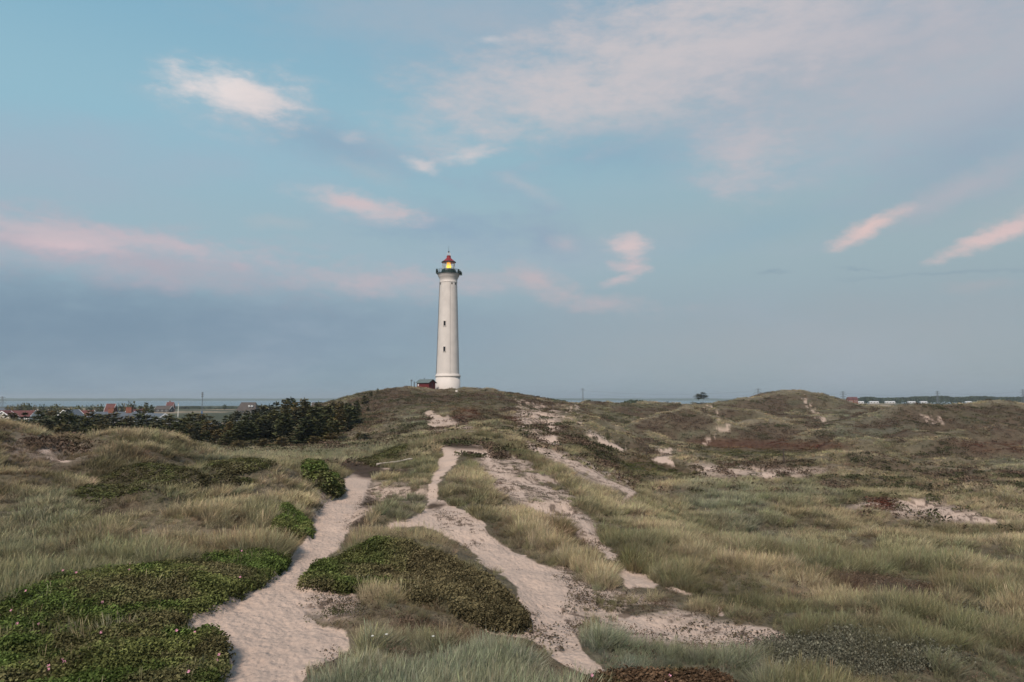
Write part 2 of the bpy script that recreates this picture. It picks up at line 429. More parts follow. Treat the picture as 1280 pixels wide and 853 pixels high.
def H(x, y, detail=True):
    """ground height above the sea, world coordinates (arrays)"""
    x = np.asarray(x, float); y = np.asarray(y, float)
    r = np.hypot(x, y)
    a = np.arctan2(x, y)
    ac = np.clip(a, -.72, .72)
    tx = np.tan(ac)
    d = np.maximum(r * np.cos(ac), .4)
    h = rbf(tx, np.minimum(d, 1500))
    out = sst(.75, 1.2, np.abs(a))
    gen = -1.7 - 3.6 * (1 - np.exp(-(r / 7.0) ** 1.5)) - 3 * sst(60, 400, r) - 4 * sst(400, 1200, r)
    h = h * (1 - out) + gen * out
    h = h - 1.7 * sst(30, 60, r) * (1 - sst(150, 230, r)) * sst(.08, .22, np.tan(ac))
    ppx, ppy = proj(x, y, h)
    track = np.clip(smp(MAPS['track'], ppx, ppy) * 1.5, 0, 1) * (y > 5)
    h0 = h.copy()
    h = ridge_h(h, x, y)
    h = h + (h0 - h) * track * (h > h0)
    # dune relief
    tl = np.tan(ac)
    far = sst(45, 120, r) * (1 - sst(260, 420, r)) * (.12 + .88 * sst(-.26, -.06, tl))
    n1 = fbm(x / 26, y / 17, 3, 3)
    rid = 1 - np.abs(2 * fbm(x / 22 + 5, y / 13, 11, 3) - 1)
    h = h + far * ((n1 - .5) * 2.2 + (rid - .8) * 2.9) * (1 - .8 * np.exp(-((x + 18) ** 2 + (y - 207) ** 2) / 22 ** 2))
    mid = sst(12, 30, r) * (1 - sst(260, 420, r)) * (1 - .7 * sst(-.2, -.34, tl) * sst(50, 65, r))
    mid = mid * (1 - .8 * track)
    h = h + mid * ((fbm(x / 6.5, y / 5, 21, 3) - .5) * 1.15 + (fbm(x / 2.9, y / 2.3, 23, 2) - .5) * .38) + far * ((1 - np.abs(2 * fbm(x / 9 + 3, y / 6, 26, 3) - 1)) - .8) * 1.0
    h = h + (1 - sst(200, 300, r)) * (fbm(x / 1.7, y / 1.7, 31, 2) - .5) * .16
    h = h + sst(500, 900, r) * (fbm(x / 160, y / 90, 41, 3) - .5) * 2.0
    # the coast of the fjord
    shore = 1430 + 200 * sst(0, .6, np.tan(np.clip(a, -1.2, 1.2)))
    h = np.where(r > 900, h * (1 - sst(shore - 150, shore + 60, r)) + (-17.5) * sst(shore - 150, shore + 60, r), h)
    return h + EYE


def at(px_, d):
    """world x, y for a photo column at distance d"""
    tx, _ = pix(px_, 498)
    return tx * d, d


def gz(x, y):
    return float(H(np.array([x]), np.array([y]))[0])


# ------------------------------------------------------------------ what grows where (rastered outlines)
X0, Y0, RW, RH = -120, 470, 1520, 440


def raster(polys, blur=2):
    img = np.zeros((RH, RW), np.float32)
    for pl in polys:
        v = 1.0
        if isinstance(pl, tuple):
            pl, v = pl
        p = np.array(pl, float)
        x0 = max(int(p[:, 0].min()) - 1 - X0, 0); x1 = min(int(p[:, 0].max()) + 2 - X0, RW)
        y0 = max(int(p[:, 1].min()) - 1 - Y0, 0); y1 = min(int(p[:, 1].max()) + 2 - Y0, RH)
        if x1 <= x0 or y1 <= y0:
            continue
        gx, gy = np.meshgrid(np.arange(x0, x1) + X0 + .5, np.arange(y0, y1) + Y0 + .5)
        ins = np.zeros(gx.shape, bool)
        j = len(p) - 1
        for i in range(len(p)):
            xi, yi = p[i]; xj, yj = p[j]
            c = ((yi > gy) != (yj > gy)) & (gx < (xj - xi) * (gy - yi) / (yj - yi + 1e-12) + xi)
            ins ^= c; j = i
        s = img[y0:y1, x0:x1]
        s[ins] = np.maximum(s[ins], v)
    for _ in range(2):
        for ax in (0, 1):
            acc = np.zeros_like(img)
            for k in range(-blur, blur + 1):
                acc += np.roll(img, k, ax)
            img = acc / (2 * blur + 1)
    return img


def line(pts, w):
    """a strip polygon of width w px along points; returns a list of quads"""
    out = []
    for (a, b) in zip(pts[:-1], pts[1:]):
        dx, dy = b[0] - a[0], b[1] - a[1]
        l = math.hypot(dx, dy) or 1
        nx, ny = -dy / l * w / 2, dx / l * w / 2
        ex, ey = dx / l * w * .3, dy / l * w * .3
        out.append([(a[0] + nx - ex, a[1] + ny - ey), (b[0] + nx + ex, b[1] + ny + ey), (b[0] - nx + ex, b[1] - ny + ey), (a[0] - nx - ex, a[1] - ny - ey)])
    return out


SAND = [
    [(440, 591), (463, 595), (460, 612), (450, 635), (440, 655), (434, 668), (424, 685), (408, 699), (388, 716), (383, 729), (442, 734), (441, 748), (400, 752), (383, 768), (402, 780), (435, 788), (438, 808), (420, 824), (385, 842), (365, 860), (340, 905), (215, 905), (262, 850), (277, 830), (273, 812), (262, 795), (240, 787), (208, 783), (228, 772), (262, 765), (300, 740), (345, 715), (360, 700), (376, 680), (388, 665), (398, 640), (410, 625), (426, 612), (430, 598)],
    [(531, 514), (541, 514), (547, 520), (564, 523), (575, 531), (560, 530), (546, 532), (543, 539), (538, 527)],
    [(550, 557), (577, 560), (580, 565), (572, 575), (564, 586), (552, 586), (547, 578), (556, 568)],
    [(553, 583), (563, 584), (551, 596), (545, 606), (543, 620), (540, 632), (532, 622), (535, 608), (541, 594)],
    [(531, 639), (520, 648), (480, 656), (484, 661), (530, 657), (555, 668), (572, 677), (600, 701), (627, 718), (651, 742), (656, 766), (652, 779), (605, 778), (600, 786), (640, 797), (675, 812), (705, 832), (741, 843), (754, 838), (729, 814), (716, 790), (712, 778), (722, 762), (714, 745), (735, 735), (700, 715), (655, 697), (627, 680), (600, 653), (572, 635), (552, 628), (538, 622)],
    [(768, 708), (785, 712), (800, 719), (822, 720), (812, 727), (826, 735), (800, 731), (786, 733), (778, 720)],
    [(760, 770), (800, 768), (850, 780), (905, 781), (960, 785), (990, 796), (975, 803), (930, 803), (900, 806), (850, 798), (790, 790)],
    [(667, 546), (690, 546), (700, 552), (692, 555), (672, 550)],
    [(814, 560), (832, 563), (842, 560), (838, 567), (826, 566)], [(806, 573), (828, 571), (845, 577), (838, 581), (820, 577)],
    [(872, 591), (882, 585), (900, 583), (892, 588)],
    [(950, 593), (968, 592), (968, 596), (955, 597)],
    [(1112, 629), (1150, 626), (1180, 636), (1215, 644), (1255, 654), (1215, 652), (1170, 644), (1140, 640)],
]
for pts, w in (([(575, 562), (600, 563), (615, 580), (632, 600), (650, 618)], 10), ([(650, 600), (690, 618), (722, 648), (738, 664)], 5), ([(738, 675), (752, 684), (768, 700)], 6), ([(668, 632), (690, 642)], 5), ([(835, 736), (862, 744)], 4), ([(892, 757), (905, 768)], 4),
               ([(660, 556), (700, 573), (735, 590), (765, 606), (792, 615)], 4), ([(790, 614), (785, 620), (775, 630)], 2.5),
               ([(738, 541), (755, 552), (782, 563)], 4.5), ([(676, 513), (682, 525), (690, 540)], 3), ([(882, 555), (890, 548), (898, 540), (912, 534)], 2.8),
               ([(1005, 498), (1012, 508), (1018, 516), (1028, 525)], 2.2), ([(1024, 522), (1032, 526)], 4), ([(1155, 522), (1168, 524), (1178, 528)], 3.5), ([(722, 516), (726, 524)], 2.0), ([(648, 508), (654, 512)], 2),
               ([(700, 505), (720, 510), (708, 516)], 1.5), ([(640, 500), (690, 512), (735, 532)], 1.2), ([(880, 506), (895, 515), (900, 530)], 1.2),
               ([(46, 545), (60, 552)], 3), ([(42, 567), (60, 563), (78, 560)], 3), ([(60, 574), (84, 576)], 2.5), ([(470, 586), (515, 583)], 1.2)):
    SAND += line(pts, w)
SPARSE = [
    [(640, 568), (655, 575), (690, 597), (718, 620), (727, 640), (748, 655), (765, 690), (740, 680), (702, 655), (690, 645), (660, 634), (640, 625), (620, 612), (604, 592), (590, 565), (600, 560)],
    [(548, 634), (560, 638), (582, 648), (603, 668), (608, 682), (595, 690), (570, 668), (552, 652)],
    [(690, 700), (737, 728), (770, 735), (800, 745), (840, 758), (880, 772), (905, 778), (990, 792), (980, 806), (900, 816), (850, 808), (790, 800), (740, 800), (712, 788), (702, 765), (718, 745)],
    [(468, 603), (490, 606), (525, 608), (540, 618), (480, 626), (464, 640), (444, 662), (430, 655), (445, 635), (455, 618)],
    [(650, 555), (690, 560), (740, 580), (790, 600), (805, 612), (770, 610), (720, 592), (670, 568)],
    [(645, 515), (680, 508), (700, 520), (700, 545), (660, 548), (640, 530)],
    [(575, 526), (595, 536), (590, 540), (565, 534), (548, 540), (540, 536), (556, 528)],
    [(1060, 628), (1110, 624), (1160, 624), (1210, 638), (1260, 655), (1200, 654), (1120, 645), (1070, 636)],
    ([(0, 548), (60, 544), (110, 555), (120, 570), (60, 580), (0, 575)], .4),
    [(395, 745), (440, 740), (460, 760), (430, 775), (385, 770)], [(640, 775), (660, 770), (690, 790), (700, 815), (660, 805)],
    [(860, 580), (980, 585), (1060, 588), (970, 600), (870, 592)],
    [(395, 612), (412, 608), (405, 640), (388, 655)],
]
ROSE = {
    'a': [[(-100, 770), (0, 758), (30, 735), (60, 722), (120, 718), (135, 711), (175, 714), (235, 702), (300, 690), (340, 689), (359, 697), (350, 708), (320, 728), (270, 755), (228, 774), (200, 782), (150, 779), (100, 790), (40, 800), (0, 797), (-100, 800)]],
    'b': [[(-100, 905), (-100, 815), (0, 812), (60, 800), (120, 789), (160, 785), (210, 784), (240, 788), (262, 798), (276, 818), (276, 832), (262, 850), (215, 905)]],
    'c': [[(380, 723), (395, 712), (420, 702), (440, 690), (470, 679), (500, 677), (530, 687), (560, 698), (590, 715), (620, 735), (640, 755), (655, 775), (640, 780), (600, 775), (580, 765), (560, 755), (520, 748), (490, 735), (455, 731), (430, 733), (383, 731)]],
    'd': [[(735, 856), (755, 849), (800, 843), (850, 846), (900, 855), (940, 880), (940, 905), (715, 905)]],
    'e': [[(95, 614), (130, 598), (160, 584), (190, 579), (230, 585), (255, 592), (300, 597), (325, 602), (250, 608), (200, 609), (160, 620), (115, 627)]],
    'f': [[(255, 585), (265, 577), (300, 574), (342, 577), (332, 585), (300, 595), (270, 592)]],
    'g': [[(340, 664), (354, 652), (353, 636), (374, 640), (388, 656), (380, 671), (350, 672)]],
    'h': [[(382, 576), (396, 580), (416, 597), (423, 610), (416, 614), (400, 602), (385, 592)]],
    'i': [[(448, 576), (478, 562), (510, 554), (513, 562), (497, 573), (470, 581)]],
}
HEATH = [
    [(1030, 725), (1050, 717), (1120, 722), (1160, 735), (1200, 747), (1150, 757), (1100, 750), (1050, 745), (1008, 735)],
    [(712, 538), (730, 543), (760, 560), (800, 573), (832, 590), (792, 593), (750, 580), (722, 560)],
    [(832, 522), (852, 512), (872, 514), (892, 525), (898, 538), (840, 542)],
    [(1075, 765), (1100, 758), (1120, 775), (1100, 785)], [(550, 553), (600, 555), (608, 566), (590, 575), (560, 560)],
    ([(1140, 525), (1280, 520), (1280, 545), (1150, 545)], .6), ([(0, 550), (100, 545), (130, 580), (60, 595), (0, 590)], .6), ([(110, 625), (170, 618), (190, 635), (130, 650)], .7),
    ([(500, 775), (560, 772), (610, 800), (600, 815), (540, 806), (490, 790)], .75), ([(400, 760), (440, 755), (485, 762), (480, 775), (420, 772)], .75),
    ([(590, 560), (620, 560), (640, 575), (625, 585), (600, 580)], .7), ([(700, 690), (730, 682), (750, 690), (735, 700)], .9), ([(860, 670), (880, 672), (900, 682), (880, 686), (858, 680)], .9),
    ([(940, 660), (1040, 662), (1040, 668), (950, 670)], .8), ([(640, 540), (700, 530), (720, 550), (700, 565), (650, 556)], .5),
    ([(180, 565), (235, 572), (225, 582), (170, 578)], .8), ([(1040, 580), (1240, 590), (1240, 608), (1100, 602)], .3), ([(880, 600), (1000, 605), (960, 615)], .6),
]
WILLOW = [[(945, 815), (985, 805), (1040, 795), (1100, 800), (1180, 815), (1225, 830), (1150, 840), (1050, 850), (1000, 856), (950, 835)], [(1200, 765), (1230, 762), (1240, 780), (1205, 785)], [(845, 612), (890, 625), (880, 630), (840, 618)]]
RUST = [
    [(617, 603), (630, 603), (639, 608), (630, 612), (619, 610)], [(680, 661), (698, 664), (703, 670), (690, 672)], [(706, 668), (722, 663), (739, 672), (737, 681), (716, 679)], [(730, 660), (748, 662), (745, 667)],
    ([(850, 552), (900, 549), (960, 551), (1045, 553), (1075, 560), (1000, 563), (900, 561)], .9), ([(1180, 552), (1280, 553), (1280, 568), (1220, 565)], .6), ([(560, 521), (600, 516), (600, 522), (570, 526)], .7), ([(620, 523), (650, 522), (650, 529)], .8),
    ([(1085, 625), (1110, 625), (1120, 640), (1095, 638)], .9), ([(790, 570), (850, 585), (880, 592), (840, 590), (780, 578)], .7), ([(560, 510), (600, 510), (600, 518), (570, 517)], .6),
]
MOSS = [[(768, 578), (800, 574), (850, 580), (885, 592), (840, 595), (785, 592)], [(868, 561), (960, 563), (1055, 567), (960, 570), (880, 568)], [(772, 699), (785, 700), (788, 710), (774, 708)], [(680, 745), (692, 748), (684, 755)], [(385, 740), (410, 735), (420, 745), (395, 750)]]
BLUEG = [
    [(365, 905), (385, 850), (420, 815), (470, 796), (540, 806), (600, 818), (660, 835), (740, 853), (760, 905)], [(730, 800), (760, 795), (830, 812), (930, 830), (965, 853), (960, 880), (745, 850)],
    ([(480, 537), (500, 523), (530, 514), (538, 527), (530, 540), (490, 545)], .9), ([(240, 568), (300, 560), (420, 560), (500, 550), (500, 560), (430, 578), (360, 575), (250, 580)], .7),
    ([(850, 600), (950, 600), (960, 640), (1000, 680), (1000, 700), (900, 660), (850, 630)], .7), ([(960, 605), (1060, 610), (1060, 625), (960, 632)], .6), ([(1050, 505), (1110, 515), (1160, 510), (1150, 545), (1030, 548)], .6), ([(1230, 575), (1300, 575), (1300, 590), (1240, 590)], .8), ([(0, 620), (100, 630), (100, 690), (0, 700)], .4), ([(1100, 830), (1300, 820), (1300, 860), (1000, 860)], .4),
    ([(475, 620), (530, 615), (534, 640), (500, 652), (460, 655)], .5), ([(845, 540), (880, 537), (900, 545), (860, 550)], .9),
]
SOIL = [[(414, 589), (430, 577), (470, 580), (480, 592), (465, 599), (438, 592)], [(470, 588), (510, 586), (500, 594), (475, 594)], [(452, 628), (475, 624), (472, 632), (455, 634)], [(550, 557), (562, 552), (605, 559), (606, 563), (570, 561)], [(535, 630), (556, 631), (550, 637), (537, 637)], [(555, 517), (575, 522), (592, 533), (575, 530)], [(452, 645), (462, 640), (456, 655), (440, 660)]]
STRAW = [([(430, 668), (480, 657), (540, 663), (590, 690), (650, 750), (652, 770), (620, 740), (560, 700), (500, 680)], 1), ([(560, 590), (640, 630), (700, 680), (800, 735), (890, 775), (830, 760), (740, 720), (660, 680), (590, 630)], .8),
         ([(640, 552), (700, 585), (780, 640), (740, 640), (690, 600)], .8), ([(160, 640), (300, 590), (400, 590), (400, 630), (350, 680), (200, 690)], .6), ([(495, 720), (560, 760), (480, 790), (430, 760), (450, 740)], .6), ([(1040, 570), (1280, 612), (1280, 622), (1100, 600)], .7), ([(870, 510), (900, 530), (880, 520)], 1),
         ([(1020, 630), (1280, 655), (1280, 700), (1000, 690)], .45)]
OLIVE = [[(440, 505), (480, 485), (520, 484), (640, 487), (700, 500), (745, 505), (700, 513), (620, 510), (560, 512), (500, 516), (455, 540), (430, 545)], ([(1020, 548), (1060, 524), (1110, 512), (1280, 505), (1300, 520), (1300, 548), (1180, 548), (1100, 552)], .9),
         ([(1040, 573), (1140, 583), (1270, 603), (1250, 613), (1130, 598), (1040, 586)], .8), ([(1000, 640), (1100, 657), (1220, 665), (1180, 680), (1020, 665)], .5), ([(900, 640), (960, 655), (1050, 668), (950, 672), (880, 660)], .6),
         ([(945, 496), (1000, 490), (1050, 503), (1000, 515), (950, 512)], .8), ([(870, 512), (930, 512), (960, 520), (900, 525)], .8), ([(120, 560), (230, 560), (245, 580), (150, 585), (60, 600), (30, 590)], .7), ([(640, 520), (690, 515), (740, 540), (700, 550)], .6), ([(1150, 555), (1280, 565), (1280, 578), (1160, 570)], .8), ([(1000, 572), (1070, 580), (1060, 590), (960, 585)], .8)]
MAPS = {'track': raster([SAND[0], [(450, 570), (470, 592), (436, 595)]], 6), 'olive': raster(OLIVE, 5), 'sand': raster(SAND, 2), 'sparse': raster(SPARSE, 4), 'heath': raster(HEATH, 5), 'willow': raster(WILLOW, 5), 'rust': raster(RUST, 2), 'moss': raster(MOSS, 3),
        'blue': raster(BLUEG, 8), 'soil': raster(SOIL, 2), 'straw': raster(STRAW, 8)}
RMAP = {k: raster(v, 1) for k, v in ROSE.items()}
MAPS['rose'] = np.max(np.stack(list(RMAP.values())), 0)


def smp(img, px_, py_):
    fx = np.clip(px_ - X0 - .5, 0, RW - 1.01); fy = np.clip(py_ - Y0 - .5, 0, RH - 1.01)
    ix = fx.astype(int); iy = fy.astype(int)
    fx = fx - ix; fy = fy - iy
    v = (img[iy, ix] * (1 - fx) + img[iy, ix + 1] * fx) * (1 - fy) + (img[iy + 1, ix] * (1 - fx) + img[iy + 1, ix + 1] * fx) * fy
    return v * ((px_ > X0 + 2) & (px_ < X0 + RW - 2) & (py_ > Y0 + 2) & (py_ < Y0 + RH - 2))


def zones(x, y, z):
    """weights of ground cover at world points (z above the sea)"""
    px_, py_ = proj(x, y, z - EYE)
    r = np.hypot(x, y)
    front = (y > 5) & (r < 420)
    k = 900.0 / np.maximum(r, 5)               # px per metre
    wx = (fbm(x / 1.6, y / 1.6, 51, 3) - .5) * .9 * k
    wy = (fbm(x / 1.6 + 40, y / 1.6, 52, 3) - .5) * .9 * k * np.clip(6 / np.maximum(r, 6), .12, .45)
    Z = {}
    for n_, im in MAPS.items():
        if n_ == 'track':
            continue
        e = .55 if n_ == 'sand' else 1.0
        up = .2 * 900 / np.maximum(r, 6) if n_ == 'rose' else 0
        Z[n_] = smp(im, px_ + wx * e, py_ - up + wy * e) * front
    # sand track edges get ragged by fine noise
    g = fbm(x * 1.3, y * 1.3, 61, 3) - .5
    Z['sand'] = sst(.2, .5, Z['sand'] + g * (.95 + .6 * sst(50, 110, r)) * (Z['sand'] > .02) * (Z['sand'] < .97)) * (1 - .30 * sst(90, 180, r))
    far = sst(60, 130, r)
    Z['n'] = fbm(x / 26, y / 17, 3, 3); Z['rid'] = 1 - np.abs(2 * fbm(x / 22 + 5, y / 13, 11, 3) - 1)
    patch = fbm(x / 9, y / 5, 71, 4)
    Z['patch'] = patch
    rside = sst(560, 760, px_)
    fh = far * (1 - sst(300, 500, r)) * sst(.22, .42, 1.05 - Z['rid'] + (patch - .5) * 1.5) * (.35 + .65 * rside)
    Z['heath'] = np.clip(np.maximum(Z['heath'] * sst(.25, .6, Z['heath'] + patch - .35), fh * .95), 0, 1)
    Z['r'] = r
    Z['crest'], Z['face'] = crests(x, y)
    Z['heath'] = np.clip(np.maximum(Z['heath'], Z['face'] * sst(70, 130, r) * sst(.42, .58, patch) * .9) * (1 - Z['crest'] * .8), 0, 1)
    Z['px'] = px_; Z['py'] = py_
    return Z


STRAWC = np.array((.300, .256, .180)); GREENC = np.array((.165, .166, .106)); BLUEC = np.array((.172, .186, .142)); TANC = np.array((.225, .204, .138))
BROWNC = np.array((.115, .080, .050)); HEATHC = np.array((.108, .076, .056)); RUSTC = np.array((.095, .030, .020)); MOSSC = np.array((.060, .066, .024)); WILC = np.array((.110, .108, .080))
SANDC = np.array((.455, .350, .285)); SOILC = np.array((.050, .034, .024)); LITTER = np.array((.135, .105, .070))


def lerp(a, b, t):
    return a * (1 - t[:, None]) + b * t[:, None]


def cover_colour(x, y, Z):
    patch_ = fbm(x / 6, y / 3.5, 73, 4)
    n1 = fbm(x / 7, y / 4, 81, 4); n2 = fbm(x / 2.2, y / 1.6, 91, 3)
    c = lerp(np.broadcast_to(TANC, (len(x), 3)), GREENC, sst(.42, .62, n1) * .85)
    c = lerp(c, BROWNC, sst(.52, .75, n2) * .55)
    c = lerp(c, STRAWC, np.clip(Z['straw'] + sst(.56, .40, n1) * .35 + sst(.8, .95, Z['rid']) * .5 * sst(50, 100, Z['r']), 0, 1) * (.45 + .55 * sst(.3, .6, n2)))
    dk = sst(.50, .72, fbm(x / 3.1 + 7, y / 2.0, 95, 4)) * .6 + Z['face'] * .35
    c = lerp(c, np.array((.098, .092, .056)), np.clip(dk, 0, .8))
    c = lerp(c, lerp(np.broadcast_to(np.array((.094, .090, .056)), c.shape), HEATHC, sst(.42, .58, patch_)), Z['olive'] * (.7 + .3 * sst(.4, .6, n2)))
    c = lerp(c, STRAWC, np.clip(Z['crest'] * .85, 0, 1) * (.6 + .4 * sst(.25, .5, n2)) * (1 - .25 * Z['olive']))
    c = lerp(c, BLUEC, Z['blue'] * (.5 + .5 * sst(.35, .6, n2)))
    c = lerp(c, HEATHC, Z['heath'] * .9)
    c = lerp(c, WILC, Z['willow'] * .65)
    c = lerp(c, MOSSC, Z['moss'])
    c = lerp(c, RUSTC, Z['rust'] * .9)
    return c


# ------------------------------------------------------------------ materials
def mat(name, base=(.5, .5, .5), rough=.8, metal=0.0, noise=0.0, nscale=8.0, bump=0.0, bscale=30.0, spec=.3):
    m = bpy.data.materials.new(name)
    m.use_nodes = True
    t = m.node_tree
    b = t.nodes['Principled BSDF']
    b.inputs['Base Color'].default_value = (*base, 1)
    b.inputs['Roughness'].default_value = rough
    b.inputs['Metallic'].default_value = metal
    b.inputs['Specular IOR Level'].default_value = spec
    g = t.nodes.new('ShaderNodeNewGeometry')
    if noise:
        tc_ = t.nodes.new('ShaderNodeTexCoord')
        nz_ = t.nodes.new('ShaderNodeTexNoise')
        nz_.inputs['Scale'].default_value = nscale; nz_.inputs['Detail'].default_value = 6
        t.links.new(tc_.outputs['Object'], nz_.inputs['Vector'])
        r = t.nodes.new('ShaderNodeMapRange')
        r.inputs[1].default_value = .25; r.inputs[2].default_value = .75; r.inputs[3].default_value = 1 - noise; r.inputs[4].default_value = 1 + noise
        t.links.new(nz_.outputs['Fac'], r.inputs[0])
        v = t.nodes.new('ShaderNodeVectorMath'); v.operation = 'SCALE'
        v.inputs[0].default_value = base
        t.links.new(r.outputs[0], v.inputs['Scale'])
        t.links.new(v.outputs[0], b.inputs['Base Color'])
    if bump:
        tc_ = t.nodes.new('ShaderNodeTexCoord')
        nz_ = t.nodes.new('ShaderNodeTexNoise')
        nz_.inputs['Scale'].default_value = bscale
        t.links.new(tc_.outputs['Object'], nz_.inputs['Vector'])
        bp = t.nodes.new('ShaderNodeBump'); bp.inputs['Strength'].default_value = bump; bp.inputs['Distance'].default_value = .05
        t.links.new(nz_.outputs['Fac'], bp.inputs['Height'])
        t.links.new(bp.outputs[0], b.inputs['Normal'])
    return m


def ground_mat():
    m = bpy.data.materials.new('ground')
    m.use_nodes = True
    t = m.node_tree; b = t.nodes['Principled BSDF']
    b.inputs['Roughness'].default_value = .95
    b.inputs['Specular IOR Level'].default_value = .1
    a = t.nodes.new('ShaderNodeAttribute'); a.attribute_name = 'albedo'
    s = t.nodes.new('ShaderNodeAttribute'); s.attribute_name = 'sandy'
    tc_ = t.nodes.new('ShaderNodeTexCoord')

    def nz(scale, det, rough=.6):
        n = t.nodes.new('ShaderNodeTexNoise')
        n.inputs['Scale'].default_value = scale; n.inputs['Detail'].default_value = det; n.inputs['Roughness'].default_value = rough
        t.links.new(tc_.outputs['Object'], n.inputs['Vector'])
        return n
    n1 = nz(1.3, 8); n2 = nz(9, 6, .7)
    add = t.nodes.new('ShaderNodeMath'); add.operation = 'ADD'
    t.links.new(n1.outputs['Fac'], add.inputs[0]); t.links.new(n2.outputs['Fac'], add.inputs[1])
    # vegetated ground is mottled strongly, sand only a little
    amp = t.nodes.new('ShaderNodeMapRange')
    t.links.new(s.outputs['Fac'], amp.inputs[0]); amp.inputs[3].default_value = 1.5; amp.inputs[4].default_value = .28
    sub = t.nodes.new('ShaderNodeMath'); sub.operation = 'SUBTRACT'; t.links.new(add.outputs[0], sub.inputs[0]); sub.inputs[1].default_value = 1.0
    ma = t.nodes.new('ShaderNodeMath'); ma.operation = 'MULTIPLY_ADD'; t.links.new(sub.outputs[0], ma.inputs[0]); t.links.new(amp.outputs[0], ma.inputs[1]); ma.inputs[2].default_value = 1.0
    cl = t.nodes.new('ShaderNodeClamp'); cl.inputs['Min'].default_value = .35; cl.inputs['Max'].default_value = 1.7
    t.links.new(ma.outputs[0], cl.inputs[0])
    v = t.nodes.new('ShaderNodeVectorMath'); v.operation = 'SCALE'
    t.links.new(a.outputs['Color'], v.inputs[0]); t.links.new(cl.outputs[0], v.inputs['Scale'])
    t.links.new(v.outputs[0], b.inputs['Base Color'])
    vo = t.nodes.new('ShaderNodeTexVoronoi'); vo.inputs['Scale'].default_value = 6.5; vo.feature = 'SMOOTH_F1'
    mp = t.nodes.new('ShaderNodeMapping'); mp.inputs['Scale'].default_value = (1.5, .9, 1)
    t.links.new(tc_.outputs['Object'], mp.inputs[0]); t.links.new(mp.outputs[0], vo.inputs['Vector'])
    ad2 = t.nodes.new('ShaderNodeMath'); ad2.operation = 'MULTIPLY_ADD'
    t.links.new(n2.outputs['Fac'], ad2.inputs[0]); ad2.inputs[1].default_value = .8; t.links.new(vo.outputs['Distance'], ad2.inputs[2])
    bp = t.nodes.new('ShaderNodeBump'); bp.inputs['Strength'].default_value = .65; bp.inputs['Distance'].default_value = .10
    t.links.new(ad2.outputs[0], bp.inputs['Height']); t.links.new(bp.outputs[0], b.inputs['Normal'])
    return m


# ------------------------------------------------------------------ mesh helpers
def link(ob, parent=None):
    col.objects.link(ob)
    if parent is not None:
        ob.parent = parent
    return ob


def mesh_obj(name, verts, faces, m=None, parent=None, smooth=False, loc=None):
    me = bpy.data.meshes.new(name)
    me.from_pydata(verts, [], faces)
    me.update()
    if smooth:
        me.shade_smooth()
    if m:
        me.materials.append(m)
    ob = bpy.data.objects.new(name, me)
    if loc:
        ob.location = loc
    return link(ob, parent)


def tag(o, label, cat=None, group=None, kind=None):
    o['label'] = label
    if cat: o['category'] = cat
    if group: o['group'] = group
    if kind: o['kind'] = kind
    return o


def empty(name, loc, rz=0.0):
    o = bpy.data.objects.new(name, None)
    o.location = loc; o.rotation_euler = (0, 0, rz); o.empty_display_size = .5
    return link(o)


class MB:
    """collects shapes for one mesh"""
    def __init__(s):
        s.v, s.f = [], []

    def add(s, vs, fs):
        k = len(s.v)
        s.v += [tuple(p) for p in vs]
        s.f += [tuple(i + k for i in f) for f in fs]
        return s

    def box(s, c, d, rz=0.0):
        hx, hy, hz = d[0] / 2, d[1] / 2, d[2] / 2
        ca, sa = math.cos(rz), math.sin(rz)
        vs = []
        for z in (-hz, hz):
            for (x, y) in ((-hx, -hy), (hx, -hy), (hx, hy), (-hx, hy)):
                vs.append((c[0] + x * ca - y * sa, c[1] + x * sa + y * ca, c[2] + z))
        return s.add(vs, [(3, 2, 1, 0), (4, 5, 6, 7), (0, 1, 5, 4), (1, 2, 6, 5), (2, 3, 7, 6), (3, 0, 4, 7)])

    def tube(s, a, b, r0, r1=None, n=6, cap=True):
        r1 = r0 if r1 is None else r1
        a = Vector(a); b = Vector(b); d = (b - a)
        q = d.to_track_quat('Z', 'Y')
        vs = []
        for (p, r) in ((a, r0), (b, r1)):
            for k in range(n):
                t = 2 * math.pi * k / n
                vs.append(p + q @ Vector((r * math.cos(t), r * math.sin(t), 0)))
        fs = [(k, (k + 1) % n, n + (k + 1) % n, n + k) for k in range(n)]
        if cap:
            fs += [tuple(range(n - 1, -1, -1)), tuple(range(n, 2 * n))]
        return s.add(vs, fs)

    def lathe(s, prof, n=48, cx=0, cy=0, a0=0.0):
        vs = []; fs = []
        for (r, z) in prof:
            for k in range(n):
                t = a0 + 2 * math.pi * k / n
                vs.append((cx + r * math.cos(t), cy + r * math.sin(t), z))
        for i in range(len(prof) - 1):
            for k in range(n):
                fs.append((i * n + k, i * n + (k + 1) % n, (i + 1) * n + (k + 1) % n, (i + 1) * n + k))
        return s.add(vs, fs)

    def build(s, name, m, parent=None, smooth=False, loc=None):
        return mesh_obj(name, s.v, s.f, m, parent, smooth, loc)


